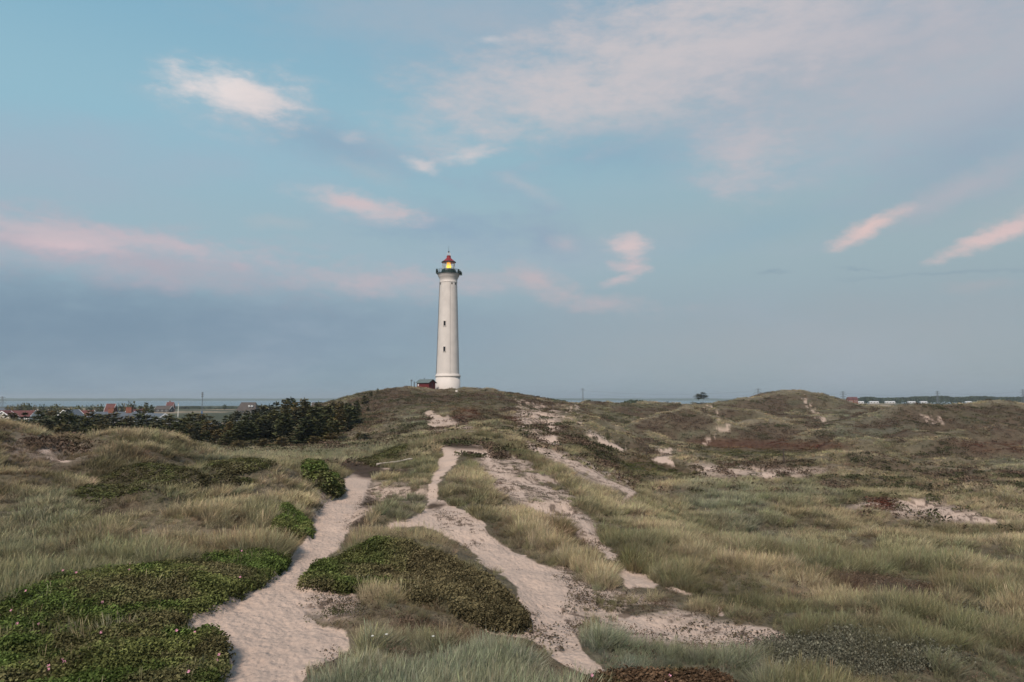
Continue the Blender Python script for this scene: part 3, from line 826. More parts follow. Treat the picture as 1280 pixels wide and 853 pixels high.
# ------------------------------------------------------------------ build the ground sheet
azd = np.linspace(-R(37.5), R(37.5), 940)
azo = np.linspace(R(37.5), R(360 - 37.5), 150)[1:-1]
AZ = np.concatenate([azd, azo])
rr = np.concatenate([np.linspace(.3, 12, 24)[:-1], np.exp(np.linspace(math.log(12), math.log(300), 600)), np.exp(np.linspace(math.log(300), math.log(1700), 90))[1:], np.array([2200, 3500, 7000, 14000])])
A2, R2 = np.meshgrid(AZ, rr)
gx = (R2 * np.sin(A2)).ravel(); gy = (R2 * np.cos(A2)).ravel()
gh = H(gx, gy)
Zg = zones(gx, gy, gh)
sandw = np.clip(Zg['sand'], 0, 1)
sp = Zg['sparse'] * sst(.34, .56, fbm(gx * .9, gy * .9, 101, 4) + .14)
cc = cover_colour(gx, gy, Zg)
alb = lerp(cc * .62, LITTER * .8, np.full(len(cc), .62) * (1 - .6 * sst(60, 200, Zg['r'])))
alb = lerp(alb, SANDC * .90, np.clip(sp * .95, 0, 1))
alb = lerp(alb, SANDC, sandw)
debris = sst(.62, .69, fbm(gx * 3.2, gy * 3.2, 111, 3)) * np.clip(Zg['sparse'] * 1.2, 0, 1)
alb = lerp(alb, SOILC * 1.4, debris * .75)
alb = lerp(alb, SOILC, np.clip(Zg['soil'] * 1.3, 0, 1) * .95)
# farmland and heath beyond the dunes
flat = sst(300, 380, Zg['r'])
ff = fbm(gx / 45, gy / 90, 121, 4)
fieldc = lerp(np.broadcast_to(np.array((.075, .078, .050)), cc.shape), np.array((.30, .235, .165)), sst(.46, .56, ff) * (1 - sst(900, 1100, Zg['r'])) * .9)
fieldc = lerp(fieldc, np.array((.050, .058, .036)), sst(.52, .6, fbm(gx / 25, gy / 60, 131, 4)) * .7)
alb = lerp(alb, fieldc, flat)
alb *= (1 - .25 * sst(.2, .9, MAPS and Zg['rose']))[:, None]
# thickets lift the soil a little, footprints dimple the sand
near = 1 - sst(30, 60, Zg['r'])
foot = (1 - sst(.0, .42, np.abs(fbm(gx * 2.1, gy * 1.5, 141, 2) - .5) * 2)) * .0
gh2 = gh + Zg['rose'] * .18 * (1 - sst(100, 200, Zg['r']))
gh2 += near * sandw * ((vn(gx * 2.6, gy * 2.0, 151) - .5) * .05 + (vn(gx * 5.2, gy * 4.1, 152) - .5) * .05 + (vn(gx * 9, gy * 7, 155) - .5) * .03)
gh2 += near * Zg['soil'] * (vn(gx * 3, gy * 3, 153) - .5) * .15
nr, na = A2.shape
idx = np.arange(nr * na).reshape(nr, na)
i00 = idx[:-1, :]; i10 = idx[1:, :]
i01 = np.roll(idx, -1, 1)[:-1, :]; i11 = np.roll(idx, -1, 1)[1:, :]
quads = np.stack([i00, i01, i11, i10], -1).reshape(-1, 4)[:, ::-1]
verts = np.stack([gx, gy, gh2], -1)
centre = len(verts)
verts = np.concatenate([verts, [[0, 0, gz(0, .3)]]])
me = bpy.data.meshes.new('ground')
nq = len(quads); nt_ = na
me.vertices.add(len(verts)); me.vertices.foreach_set('co', verts.astype(np.float32).ravel())
tri = np.stack([idx[0], np.roll(idx[0], -1), np.full(na, centre)], -1)
loops = np.concatenate([quads.ravel(), tri.ravel()]).astype(np.int32)
me.loops.add(len(loops)); me.loops.foreach_set('vertex_index', loops)
me.polygons.add(nq + nt_)
me.polygons.foreach_set('loop_start', np.concatenate([np.arange(nq) * 4, nq * 4 + np.arange(nt_) * 3]).astype(np.int32))
me.update(calc_edges=True)
me.validate()
me.shade_smooth()
ca = me.attributes.new('albedo', 'FLOAT_COLOR', 'POINT')
ca.data.foreach_set('color', np.concatenate([np.concatenate([alb, np.ones((len(alb), 1))], 1), [[.1, .08, .05, 1]]]).astype(np.float32).ravel())
sa = me.attributes.new('sandy', 'FLOAT', 'POINT')
sa.data.foreach_set('value', np.concatenate([np.clip(sandw + sp * .6, 0, 1), [0]]).astype(np.float32))
me.materials.append(ground_mat())
ground = link(bpy.data.objects.new('ground', me))
tag(ground, 'rolling dune land with pale sandy tracks and patches of heath', kind='structure')

# the fjord, and the land beyond it
mw = mat('water', (.10, .15, .17), .35, spec=.5, bump=.25, bscale=.05)
nseg = 96
vv = [(0, 0, 0)]; ff_ = []
for k in range(nseg):
    t = 2 * math.pi * k / nseg
    vv.append((14500 * math.cos(t), 14500 * math.sin(t), 0))
ff_ = [(0, 1 + k, 1 + (k + 1) % nseg) for k in range(nseg)]
water = mesh_obj('water', vv, ff_, mw)
tag(water, 'calm pale water of the fjord beyond the village', kind='structure')
mshore = mat('far_land', (.060, .085, .050), .95, noise=.4, nscale=.004)
vs, fs = [], []
nA, nRr = 400, 8
for i in range(nRr):
    for j in range(nA):
        a = -R(60) + R(120) * j / (nA - 1)
        r_ = 4300 + 900 * i
        z = [-1, 5, 9, 12, 13, 12, 8, -1][i] + (fbm(np.array([a * 60]), np.array([i * 1.7]), 5, 4)[0] - .5) * (14 if 0 < i < 7 else 0)
        vs.append((r_ * math.sin(a), r_ * math.cos(a), z))
for i in range(nRr - 1):
    for j in range(nA - 1):
        fs.append((i * nA + j, i * nA + j + 1, (i + 1) * nA + j + 1, (i + 1) * nA + j))
fl = mesh_obj('far_shore', vs, fs, mshore, smooth=True)
tag(fl, 'low land on the far side of the fjord', kind='structure')

# ------------------------------------------------------------------ plant prototypes (kept out of the scene, instanced on points)
protos = bpy.data.collections.new('plant_library')


def leaf_mat(name, var=.28, tip=(1.32, 1.26, 1.1), transl=.25, rough=.7):
    m = bpy.data.materials.new(name)
    m.use_nodes = True
    t = m.node_tree; t.nodes.clear()
    o = t.nodes.new('ShaderNodeOutputMaterial')
    ti = t.nodes.new('ShaderNodeAttribute'); ti.attribute_type = 'INSTANCER'; ti.attribute_name = 'tint'
    bv = t.nodes.new('ShaderNodeAttribute'); bv.attribute_name = 'bv'
    sp_ = t.nodes.new('ShaderNodeSeparateXYZ'); t.links.new(bv.outputs['Vector'], sp_.inputs[0])
    r = t.nodes.new('ShaderNodeMapRange'); t.links.new(sp_.outputs[0], r.inputs[0]); r.inputs[3].default_value = 1 - var; r.inputs[4].default_value = 1 + var
    v = t.nodes.new('ShaderNodeVectorMath'); v.operation = 'SCALE'; t.links.new(ti.outputs['Color'], v.inputs[0]); t.links.new(r.outputs[0], v.inputs['Scale'])
    mul = t.nodes.new('ShaderNodeVectorMath'); mul.operation = 'MULTIPLY'; t.links.new(v.outputs[0], mul.inputs[0]); mul.inputs[1].default_value = tip
    mx = t.nodes.new('ShaderNodeMix'); mx.data_type = 'RGBA'
    t.links.new(sp_.outputs[1], mx.inputs[0]); t.links.new(v.outputs[0], mx.inputs[6]); t.links.new(mul.outputs[0], mx.inputs[7])
    d = t.nodes.new('ShaderNodeBsdfDiffuse'); tr = t.nodes.new('ShaderNodeBsdfTranslucent')
    t.links.new(mx.outputs[2], d.inputs[0]); t.links.new(mx.outputs[2], tr.inputs[0])
    ms = t.nodes.new('ShaderNodeMixShader'); ms.inputs[0].default_value = transl
    t.links.new(d.outputs[0], ms.inputs[1]); t.links.new(tr.outputs[0], ms.inputs[2])
    t.links.new(ms.outputs[0], o.inputs[0])
    return m


MG = leaf_mat('marram_blades'); ML = leaf_mat('rose_leaves', .45, (1.1, 1.1, 1.0), .2); MH = leaf_mat('heath_twigs', .5, (1.0, 1.0, 1.0), .1)


def proto(name, vs, fs, bv, m):
    me_ = bpy.data.meshes.new(name)
    me_.from_pydata(vs, [], fs); me_.update()
    at_ = me_.attributes.new('bv', 'FLOAT_VECTOR', 'POINT')
    at_.data.foreach_set('vector', np.array(bv, np.float32).ravel())
    me_.materials.append(m)
    o = bpy.data.objects.new(name, me_)
    protos.objects.link(o)


def grass_clump(name, nb, hgt, spread, wid, lean, seed):
    rd = random.Random(seed)
    vs, fs, bv = [], [], []
    for b in range(nb):
        a = rd.uniform(0, 2 * math.pi); rr_ = spread * math.sqrt(rd.random())
        x, y = rr_ * math.cos(a), rr_ * math.sin(a)
        hh = hgt * rd.uniform(.55, 1.15)
        out = rd.gauss(0, .4)
        lx = lean * rd.uniform(.5, 1.5) + math.cos(a) * .42 + out * math.sin(a); ly = math.sin(a) * .42 - out * math.cos(a)
        fa = rd.uniform(0, math.pi); wx, wy = math.cos(fa) * wid / 2, math.sin(fa) * wid / 2
        c = rd.random(); pw = rd.uniform(1.1, 2.2)
        k = len(vs)
        for (t, wf) in ((0, 1.0), (.5, .85), (1, 0)):
            cx = x + lx * hh * t ** pw; cy = y + ly * hh * t ** pw; cz = hh * t * (1 - .18 * t * abs(lx)) - .04
            if wf:
                vs += [(cx - wx * wf, cy - wy * wf, cz), (cx + wx * wf, cy + wy * wf, cz)]; bv += [(c, t, 0)] * 2
            else:
                vs.append((cx, cy, cz)); bv.append((c, t, 0))
        fs += [(k, k + 1, k + 3, k + 2), (k + 2, k + 3, k + 4)]
    for b in range(2 if wid < .015 else 1 if wid < .03 else 0):      # flowering stalks with a spindle head
        a = rd.uniform(0, 6.28); l_ = rd.uniform(.05, .3); hh = hgt * rd.uniform(1.0, 1.3)
        x, y = spread * .6 * math.cos(a), spread * .6 * math.sin(a)
        ex, ey = x + (math.cos(a) * .15 + l_) * hh, y + math.sin(a) * .15 * hh
        w2 = wid * .5; k = len(vs)
        f3 = lambda t: (x + (ex - x) * t ** 1.3, y + (ey - y) * t ** 1.3, hh * t)
        for (t, ww) in ((0, w2 * .5), (.72, w2 * .5), (.86, wid * .6), (1.0, w2 * .2)):
            p = f3(t); vs += [(p[0] - ww, p[1], p[2]), (p[0] + ww, p[1], p[2])]; bv += [(.6, .8 if t > .5 else .4, 0)] * 2
        fs += [(k, k + 1, k + 3, k + 2), (k + 2, k + 3, k + 5, k + 4), (k + 4, k + 5, k + 7, k + 6)]
    proto(name, vs, fs, bv, MG)


def leaf_sprig(name, nl, size, spread, hgt, m, seed, flat=.5):
    rd = random.Random(seed)
    vs, fs, bv = [], [], []
    for b in range(nl):
        a = rd.uniform(0, 2 * math.pi); rr_ = spread * math.sqrt(rd.random())
        z = hgt * (rd.random() ** .6) * (1 - .35 * (rr_ / spread) ** 2)
        p = Vector((rr_ * math.cos(a), rr_ * math.sin(a), z))
        n = Vector((rd.gauss(0, flat), rd.gauss(0, flat), 1)).normalized()
        u = n.orthogonal().normalized(); u.rotate(Matrix.Rotation(rd.uniform(0, 6.28), 3, n)); w = n.cross(u)
        s_ = size * rd.uniform(.6, 1.3)
        k = len(vs); c = rd.random()
        vs += [p - u * s_, p - w * s_ * .55 + n * s_ * .12, p + u * s_, p + w * s_ * .55 + n * s_ * .12]
        bv += [(c, z / hgt, 0)] * 4
        fs.append((k, k + 1, k + 2, k + 3))
    proto(name, [tuple(v) for v in vs], fs, bv, m)


# indices: 0-3 near marram, 4-6 mid marram, 7-9 far marram, 10-12 leaf sprigs, 13-14 far leaf sprigs, 15-16 heath, 17 far heath, 18 debris twigs
for i in range(4): grass_clump('p%02d' % i, 66, .50, .17, .011, .28, i)
for i in range(4, 7): grass_clump('p%02d' % i, 44, .52, .22, .022, .26, i)
for i in range(7, 10): grass_clump('p%02d' % i, 24, .50, .38, .052, .24, i)
for i in range(10, 13): leaf_sprig('p%02d' % i, 64, .032, .21, .36, ML, i, 1.0)
for i in range(13, 15): leaf_sprig('p%02d' % i, 40, .085, .42, .45, ML, i, .6)
for i in range(15, 17): leaf_sprig('p%02d' % i, 64, .020, .26, .20, MH, i, 1.4)
leaf_sprig('p17', 34, .10, .6, .38, MH, 17, .9)
leaf_sprig('p18', 9, .030, .30, .02, MH, 18, .25)


def scatter_gn():
    ng = bpy.data.node_groups.new('scatter_plants', 'GeometryNodeTree')
    ng.interface.new_socket('Geometry', in_out='INPUT', socket_type='NodeSocketGeometry')
    ng.interface.new_socket('Geometry', in_out='OUTPUT', socket_type='NodeSocketGeometry')
    n = ng.nodes
    gi = n.new('NodeGroupInput'); go = n.new('NodeGroupOutput')
    ci = n.new('GeometryNodeCollectionInfo'); ci.inputs['Collection'].default_value = protos
    ci.inputs['Separate Children'].default_value = True; ci.inputs['Reset Children'].default_value = True
    ip = n.new('GeometryNodeInstanceOnPoints'); ip.inputs['Pick Instance'].default_value = True

    def na_(nm, ty):
        a = n.new('GeometryNodeInputNamedAttribute'); a.data_type = ty; a.inputs['Name'].default_value = nm
        return a.outputs['Attribute']
    ng.links.new(gi.outputs[0], ip.inputs['Points']); ng.links.new(ci.outputs[0], ip.inputs['Instance'])
    ng.links.new(na_('idx', 'INT'), ip.inputs['Instance Index'])
    ng.links.new(na_('rot', 'FLOAT_VECTOR'), ip.inputs['Rotation'])
    ng.links.new(na_('scl', 'FLOAT_VECTOR'), ip.inputs['Scale'])
    ng.links.new(ip.outputs[0], go.inputs[0])
    return ng


GN = scatter_gn()


def points_obj(name, P, idx_, rot, scl_, tint, label):
    me_ = bpy.data.meshes.new(name)
    me_.vertices.add(len(P)); me_.vertices.foreach_set('co', np.asarray(P, np.float32).ravel())
    a = me_.attributes.new('idx', 'INT', 'POINT'); a.data.foreach_set('value', np.asarray(idx_, np.int32))
    a = me_.attributes.new('rot', 'FLOAT_VECTOR', 'POINT'); a.data.foreach_set('vector', np.asarray(rot, np.float32).ravel())
    a = me_.attributes.new('scl', 'FLOAT_VECTOR', 'POINT'); a.data.foreach_set('vector', np.asarray(scl_, np.float32).ravel())
    a = me_.attributes.new('tint', 'FLOAT_COLOR', 'POINT')
    a.data.foreach_set('color', np.concatenate([np.asarray(tint), np.ones((len(P), 1))], 1).astype(np.float32).ravel())
    o = bpy.data.objects.new(name, me_)
    md = o.modifiers.new('scatter', 'NODES'); md.node_group = GN
    link(o)
    tag(o, label, kind='stuff')
    return o


def sample(n, r0, r1, amax=R(40), power=1.0):
    """random ground points, density per area falling as r^-power"""
    u = rng.random(n)
    e = 2 - power
    r_ = (r0 ** e + u * (r1 ** e - r0 ** e)) ** (1 / e) if abs(e) > 1e-6 else r0 * (r1 / r0) ** u
    a = rng.uniform(-amax, amax, n)
    return r_ * np.sin(a), r_ * np.cos(a)


# --- marram grass
xs, ys = sample(250000, 11, 300, power=1.35)
hz = H(xs, ys); Zs = zones(xs, ys, hz)
clump = np.clip((fbm(xs / 1.9, ys / 1.5, 201, 3) - .5) * 1.25 + .5, 0, 1)
tpx, tpy = proj(xs, ys, hz + .34 - EYE)
hw_ = .26 * F_PX / np.maximum(Zs['r'], 5)
hide = np.max([smp(MAPS['sand'], tpx + o * hw_, tpy + q * hw_ * .6) for o in (-1, 0, 1) for q in (0, 1)], 0)
hide = np.clip(hide * 1.4 + smp(MAPS['rose'], tpx, tpy) * .3, 0, 1) * (Zs['r'] < 130)
keep_p = (1 - Zs['sand']) * (1 - .86 * sst(.1, .6, Zs['sparse'])) * (1 - .90 * sst(.45, .85, Zs['rose'])) * (1 - .72 * Zs['heath']) * (1 - .25 * Zs['willow']) * (1 - .97 * Zs['rust']) * (1 - .9 * Zs['moss']) * (1 - sst(.2, .5, Zs['soil']))
keep_p *= .38 + .62 * sst(.38, .60, clump)
keep_p *= 1 - .88 * hide
k = rng.random(len(xs)) < keep_p
# nothing under the lighthouse
k &= np.hypot(xs + 18.7, ys - 207) > 6
xs, ys, hz = xs[k], ys[k], hz[k]; Zs = {a: b[k] for a, b in Zs.items()}; clump = clump[k]; hide = hide[k]
rs = Zs['r']
ind = np.where(rs < 34, rng.integers(0, 4, len(xs)), np.where(rs < 80, rng.integers(4, 7, len(xs)), rng.integers(7, 10, len(xs))))
sc1 = rng.uniform(.65, 1.15, len(xs)) * (.42 + .70 * sst(.3, .65, clump)) * (1 - .45 * Zs['sparse']) * (1 - .55 * hide) * (1 - .3 * Zs['heath'])
sc1 *= np.where(rs < 34, .95 + .25 * sst(20, 34, rs), np.where(rs < 80, .9 + .25 * sst(34, 80, rs), .85 + .35 * sst(80, 220, rs)))
tint = (.82 + .36 * sst(.35, .65, clump))[:, None] * cover_colour(xs, ys, Zs) * rng.uniform(.7, 1.45, (len(xs), 1)) * (1 + rng.normal(0, .05, (len(xs), 3)))
windy = fbm(xs / 12, ys / 12, 211, 2)
rot = np.stack([rng.normal(0, .10, len(xs)), rng.normal(0, .10, len(xs)), (windy - .5) * 2.2 + rng.normal(0, .8, len(xs))], -1)
scl3 = np.stack([sc1 * rng.uniform(.9, 1.25, len(xs)), sc1 * rng.uniform(.9, 1.2, len(xs)), sc1 * (1 - .35 * sst(90, 200, rs))], -1)
points_obj('marram_grass', np.stack([xs, ys, hz - .02], -1), ind, rot, scl3, np.clip(tint, .015, .5), 'tufts of wind-bent marram grass all over the dunes')
print('grass', len(xs))

# --- heath
xs, ys = sample(110000, 12, 300, power=1.3)
hz = H(xs, ys); Zs = zones(xs, ys, hz)
p = np.clip(Zs['heath'] * 1.1 + Zs['rust'] + Zs['moss'] * .5 + .10, 0, 1) * (1 - Zs['sand']) * (1 - sst(.2, .5, Zs['rose'])) * (1 - sst(.2, .5, Zs['willow']))
k = rng.random(len(xs)) < p
k &= np.hypot(xs + 18.7, ys - 207) > 6
xs, ys, hz = xs[k], ys[k], hz[k]; Zs = {a: b[k] for a, b in Zs.items()}
hc = lerp(np.broadcast_to(HEATHC, (len(xs), 3)), np.array((.060, .062, .032)), sst(.4, .65, fbm(xs / 5, ys / 3, 221, 3)))
hc = lerp(hc, RUSTC, Zs['rust']); hc = lerp(hc, MOSSC, Zs['moss'])
nr_ = Zs['r'] < 60
s0 = rng.uniform(.6, 1.3, len(xs))
points_obj('heath_shrubs', np.stack([xs, ys, hz - .02], -1), np.where(nr_, rng.integers(15, 17, len(xs)), 17), np.stack([0 * xs, 0 * xs, rng.uniform(0, 6.28, len(xs))], -1),
           np.stack([s0, s0, s0 * (1 - .75 * np.clip(Zs['rust'] + Zs['moss'], 0, 1))], -1), np.clip(hc * rng.uniform(.65, 1.45, (len(xs), 1)), .01, .4), 'low dark brown heath and crowberry between the grass')
print('heath', len(xs))

# --- creeping willow
xs, ys = sample(60000, 12, 60, power=.8)
hz = H(xs, ys); Zs = zones(xs, ys, hz)
k = (rng.random(len(xs)) < sst(.2, .6, Zs['willow']))
xs, ys, hz = xs[k], ys[k], hz[k]
s0 = rng.uniform(.8, 1.5, len(xs))
points_obj('creeping_willow', np.stack([xs, ys, hz - .02], -1), rng.integers(15, 17, len(xs)), np.stack([0 * xs, 0 * xs, rng.uniform(0, 6.28, len(xs))], -1),
           np.stack([s0, s0, s0 * 1.2], -1), np.clip(WILC * rng.uniform(.6, 1.6, (len(xs), 1)), .01, .4), 'grey-green creeping willow mat at the lower right')
print('willow', len(xs))

# --- dead leaves and twigs on the sand
xs, ys = sample(60000, 12, 75, power=1.0)
hz = H(xs, ys); Zs = zones(xs, ys, hz)
k = (rng.random(len(xs)) < np.clip(Zs['sparse'] * sst(.35, .6, fbm(xs / 1.2, ys / 1.2, 231, 3)) + .006 * Zs['sand'], 0, 1))
xs, ys, hz = xs[k], ys[k], hz[k]
s0 = rng.uniform(.5, 1.3, len(xs))
points_obj('plant_debris', np.stack([xs, ys, hz + .01], -1), np.full(len(xs), 18), np.stack([0 * xs, 0 * xs, rng.uniform(0, 6.28, len(xs))], -1),
           np.stack([s0, s0, s0 * 2], -1), np.clip(np.array((.07, .055, .035)) * rng.uniform(.5, 1.6, (len(xs), 1)), .01, .4), 'dead leaves and stems strewn on the bare sand')
print('debris', len(xs))

# --- dune rose thickets, one object per thicket
THK = {
    'a': ('broad low green rose thicket left of the sandy path', .27, 0), 'b': ('dense rose thicket with pink flowers at the lower left corner', .40, 0),
    'c': ('green and brown rose thicket on the mound between the two tracks', .30, 1), 'd': ('reddish rose thicket at the bottom edge of the view', .32, 2),
    'e': ('brownish green rose thicket on the hollow behind the left grass hump', .16, 1), 'f': ('small olive rose thicket right behind the left hump', .16, 1),
    'g': ('dark green rose bush halfway along the left side of the path', .5, 0), 'h': ('dark green rose bush at the far bend of the path', .5, 0), 'i': ('long dark green thicket behind the eroded dune edge', .3, 1),
}
mpetal = mat('pink_petals', (.62, .30, .40), .6)
TANK = {}
for key, (lab, hgt, tone) in THK.items():
    P_ = np.array(ROSE[key][0], float)
    # candidate points in the polar range seen by this outline
    nn = {'a': 60000, 'b': 60000, 'c': 60000, 'd': 40000}.get(key, 30000)
    a0 = math.atan((P_[:, 0].min() - 30 - 640) / F_PX); a1 = math.atan((P_[:, 0].max() + 30 - 640) / F_PX)
    r0, r1 = {'a': (16, 30), 'b': (10.5, 20), 'c': (17, 31), 'd': (10.5, 17.5), 'e': (27, 64), 'f': (30, 72), 'g': (25, 44), 'h': (30, 60), 'i': (45, 80)}[key]
    rr_ = np.sqrt(rng.uniform(r0 ** 2, r1 ** 2, nn)); aa = rng.uniform(a0, a1, nn)
    x_, y_ = rr_ * np.sin(aa), rr_ * np.cos(aa)
    h_ = H(x_, y_)
    px_, py_ = proj(x_, y_, h_ + hgt * .62 - EYE)
    w_ = smp(RMAP[key], px_, py_)
    wob = (fbm(x_ / .9, y_ / .9, 241, 4) - .5) * 1.5 + (fbm(x_ / 2.6, y_ / 2.6, 242, 2) - .5) * .5
    k = (rng.random(nn) < sst(.38, .72, w_ + wob)) & (w_ > .06)
    x_, y_, h_, rr_ = x_[k], y_[k], h_[k], rr_[k]; w_ = w_[k]
    lim = 12000
    if len(x_) > lim:
        x_, y_, h_, rr_, w_ = x_[:lim], y_[:lim], h_[:lim], rr_[:lim], w_[:lim]
    bumpy = fbm(x_ / 1.1, y_ / 1.1, 251, 3)
    edge = sst(.5, .95, w_)
    lift = hgt * (.15 + .85 * edge) * (.05 + 1.6 * bumpy) - .28
    gn_ = fbm(x_ / 1.5, y_ / 1.1, 261, 3)
    G1, G2, BR, RD = np.array((.072, .100, .030)), np.array((.112, .114, .046)), np.array((.095, .078, .046)), np.array((.070, .034, .028))
    c_ = lerp(np.broadcast_to(G1, (len(x_), 3)), G2, sst(.4, .6, gn_) * .7)
    br = sst(.47, .60, fbm(x_ / 1.8 + 9, y_ / 1.3, 271, 4)) * (.75 if tone == 0 else .9)
    if key == 'c':
        pxx, _ = proj(x_, y_, h_ - EYE); br = np.clip(br * .7 + .15 + sst(450, 530, pxx) * .8, 0, .97)
    if key in ('e', 'f', 'i'): br = np.clip(br * .4 + .6, 0, 1)
    c_ = lerp(c_, np.array((.072, .064, .036)) if key in ('e', 'f', 'i') else BR, br)
    if tone == 2: c_ = lerp(c_, RD, np.full(len(x_), .65))
    c_ = c_ * rng.uniform(.5, 1.6, (len(x_), 1)) * (.75 + .5 * sst(.3, .65, fbm(x_ / .55, y_ / .55, 281, 2)))[:, None]
    big = rr_ > 34
    s0 = rng.uniform(.8, 1.3, len(x_))
    o = points_obj('rose_thicket', np.stack([x_, y_, h_ + np.maximum(lift, -.05)], -1), np.where(big, rng.integers(13, 15, len(x_)), rng.integers(10, 13, len(x_))),
                   np.stack([rng.normal(0, .2, len(x_)), rng.normal(0, .2, len(x_)), rng.uniform(0, 6.28, len(x_))], -1), np.stack([s0, s0, s0 * .95], -1) * (.6 if key in ('e', 'f', 'i') else 1), np.clip(c_, .008, .4), lab)
    o['category'] = 'rose thicket'
    print('rose', key, len(x_))
    nfl = {'a': 12, 'b': 22, 'd': 6}.get(key, 0)
    for i in range(nfl):
        j = int(rng.integers(0, len(x_)))
        if not (w_[j] > .8 and ((rr_[j] > 13) or key == 'd')):
            continue
        fb = MB(); s_ = .027
        for q in range(5):
            t = q * 2 * math.pi / 5
            fb.add([(0, 0, 0), (s_ * math.cos(t - .5), s_ * math.sin(t - .5), .02), (s_ * 1.3 * math.cos(t), s_ * 1.3 * math.sin(t), .035), (s_ * math.cos(t + .5), s_ * math.sin(t + .5), .02)], [(0, 1, 2, 3)])
        fo = fb.build('flower', mpetal, o, loc=(x_[j], y_[j], h_[j] + max(lift[j], 0) + .36))
        fo.rotation_euler = (R(50), 0, rng.uniform(-.5, .5))

# white flowers in the front grass
mwht = mat('white_petals', (.62, .62, .58), .6)
for (px_, d_, l_) in ((467, 15.2, 'lower one of the pair'), (484, 15.4, 'upper one of the pair'), (541, 15.3, 'lone one nearer the middle')):
    x_, y_ = at(px_, d_)
    t_ = empty('white_flower', (x_, y_, gz(x_, y_)))
    tag(t_, 'tiny white flower in the bluish front grass, ' + l_, 'flower', 'white flowers in the front grass')
    MB().tube((0, 0, 0), (.05, 0, .60), .004, n=4).build('stem', mat('stem', (.10, .12, .05)), t_)
    fb = MB()
    for q in range(8):
        t = q * 2 * math.pi / 8
        fb.add([(.05, 0, .60), (.05 + .03 * math.cos(t - .3), .03 * math.sin(t - .3), .605), (.05 + .032 * math.cos(t), .032 * math.sin(t), .62), (.05 + .03 * math.cos(t + .3), .03 * math.sin(t + .3), .605)], [(0, 1, 2, 3)])
    fb.build('blossom', mwht, t_)

# ------------------------------------------------------------------ lighthouse
LD = 207.0
LX, LY = at(559.7, LD)
LZ = pix(559.7, 488.5)[1] * LD + EYE - .3          # foot of the tower
S_ = LD / F_PX                                      # metres per photo pixel there


def lz(py_):
    return pix(559.7, py_)[1] * LD + EYE - LZ


mwhite = mat('white_paint', (.56, .515, .48), .75, noise=.10, nscale=.45, bump=.3, bscale=4)
mgreen = mat('dark_green_metal', (.018, .035, .032), .45)
mred = mat('red_roof_metal', (.20, .018, .022), .45, noise=.15, nscale=2)
mdark = mat('dark_opening', (.012, .010, .010), .4)
mgrey = mat('grey_metal', (.30, .31, .33), .4, metal=.6)
mpalec = mat('pale_trim', (.57, .52, .48), .7)
lh = empty('lighthouse', (LX, LY, LZ))
tag(lh, 'tall white round lighthouse with red lantern roof on the highest dune', 'lighthouse')
rw = lambda w: w * S_ / 2
MB().lathe([(rw(31.4), -1.5), (rw(31.0), 0), (rw(30.6), lz(471.8)), (0, lz(471.8))], 64).build('plinth', mwhite, lh, True)
MB().lathe([(rw(30.2), lz(471.8)), (rw(31.8), lz(471.4)), (rw(32.0), lz(470.2)), (rw(30.0), lz(468.6)), (rw(28.8), lz(467.5))], 64).build('cornice', mpalec, lh, True)
sh = [(rw(29.0), lz(471.4)), (rw(28.2), lz(465)), (rw(26.7), lz(440)), (rw(24.7), lz(405)), (rw(23.0), lz(375)), (rw(21.9), lz(357)), (rw(21.7), lz(352))]
MB().lathe(sh, 64).build('shaft', mwhite, lh, True)
MB().lathe([(rw(21.5), lz(354.2)), (rw(22.4), lz(353.9)), (rw(22.4), lz(353.2)), (rw(21.7), lz(352.8)), (rw(22.2), lz(350.0)), (rw(24.4), lz(347.4)), (rw(26.6), lz(345.8)), (rw(27.0), lz(344.2)), (rw(28.0), lz(343.9)), (rw(28.0), lz(343.0)), (0, lz(343.0))], 64).build('collar', mwhite, lh, True)
MB().lathe([(rw(25), lz(343.05)), (rw(29.6), lz(343.05)), (rw(29.6), lz(342.3)), (0, lz(342.25))], 48).build('gallery_deck', mgreen, lh)
MB().lathe([(rw(18.6), lz(342.3)), (rw(18.6), lz(339.0)), (rw(17.2), lz(337.2)), (0, lz(337.2))], 16).build('watch_room', mgreen, lh)
# frieze openings under the gallery
def on_shaft(py_, ang):
    z = lz(py_)
    for (r0, z0), (r1, z1) in zip(sh[:-1], sh[1:]):
        if z0 <= z <= z1:
            rad = r0 + (r1 - r0) * (z - z0) / (z1 - z0)
            break
    else:
        rad = sh[-1][0]
    return rad, z


for pc in (-9.4, 5.0, 9.0):
    ang = math.asin(max(-.99, min(.99, pc / 10.9)))
    rad, z = on_shaft(355.8, ang)
    w = MB().box((0, 0, 0), (.34, .10, .55)).build('vent_opening', mdark, lh, loc=(rad * math.sin(ang), -rad * math.cos(ang), z))
    w.rotation_euler = (0, 0, ang)
for py_ in (405.5, 437.3):
    rad, z = on_shaft(py_, 0)
    ang = math.asin(-3.4 * S_ / rad)
    fr = MB()
    fr.box((-.36, 0, 0), (.10, .22, 1.35)).box((.36, 0, 0), (.10, .22, 1.35)).box((0, 0, .72), (.82, .22, .10)).box((0, -.03, -.72), (.95, .30, .10))
    w = fr.build('window', mpalec, lh, loc=(rad * math.sin(ang), -rad * math.cos(ang), z)); w.rotation_euler = (0, 0, ang)
    MB().box((0, -.02, 0), (.62, .12, 1.33)).build('pane', mat('window_glass', (.012, .010, .010), .15, spec=.5), w)
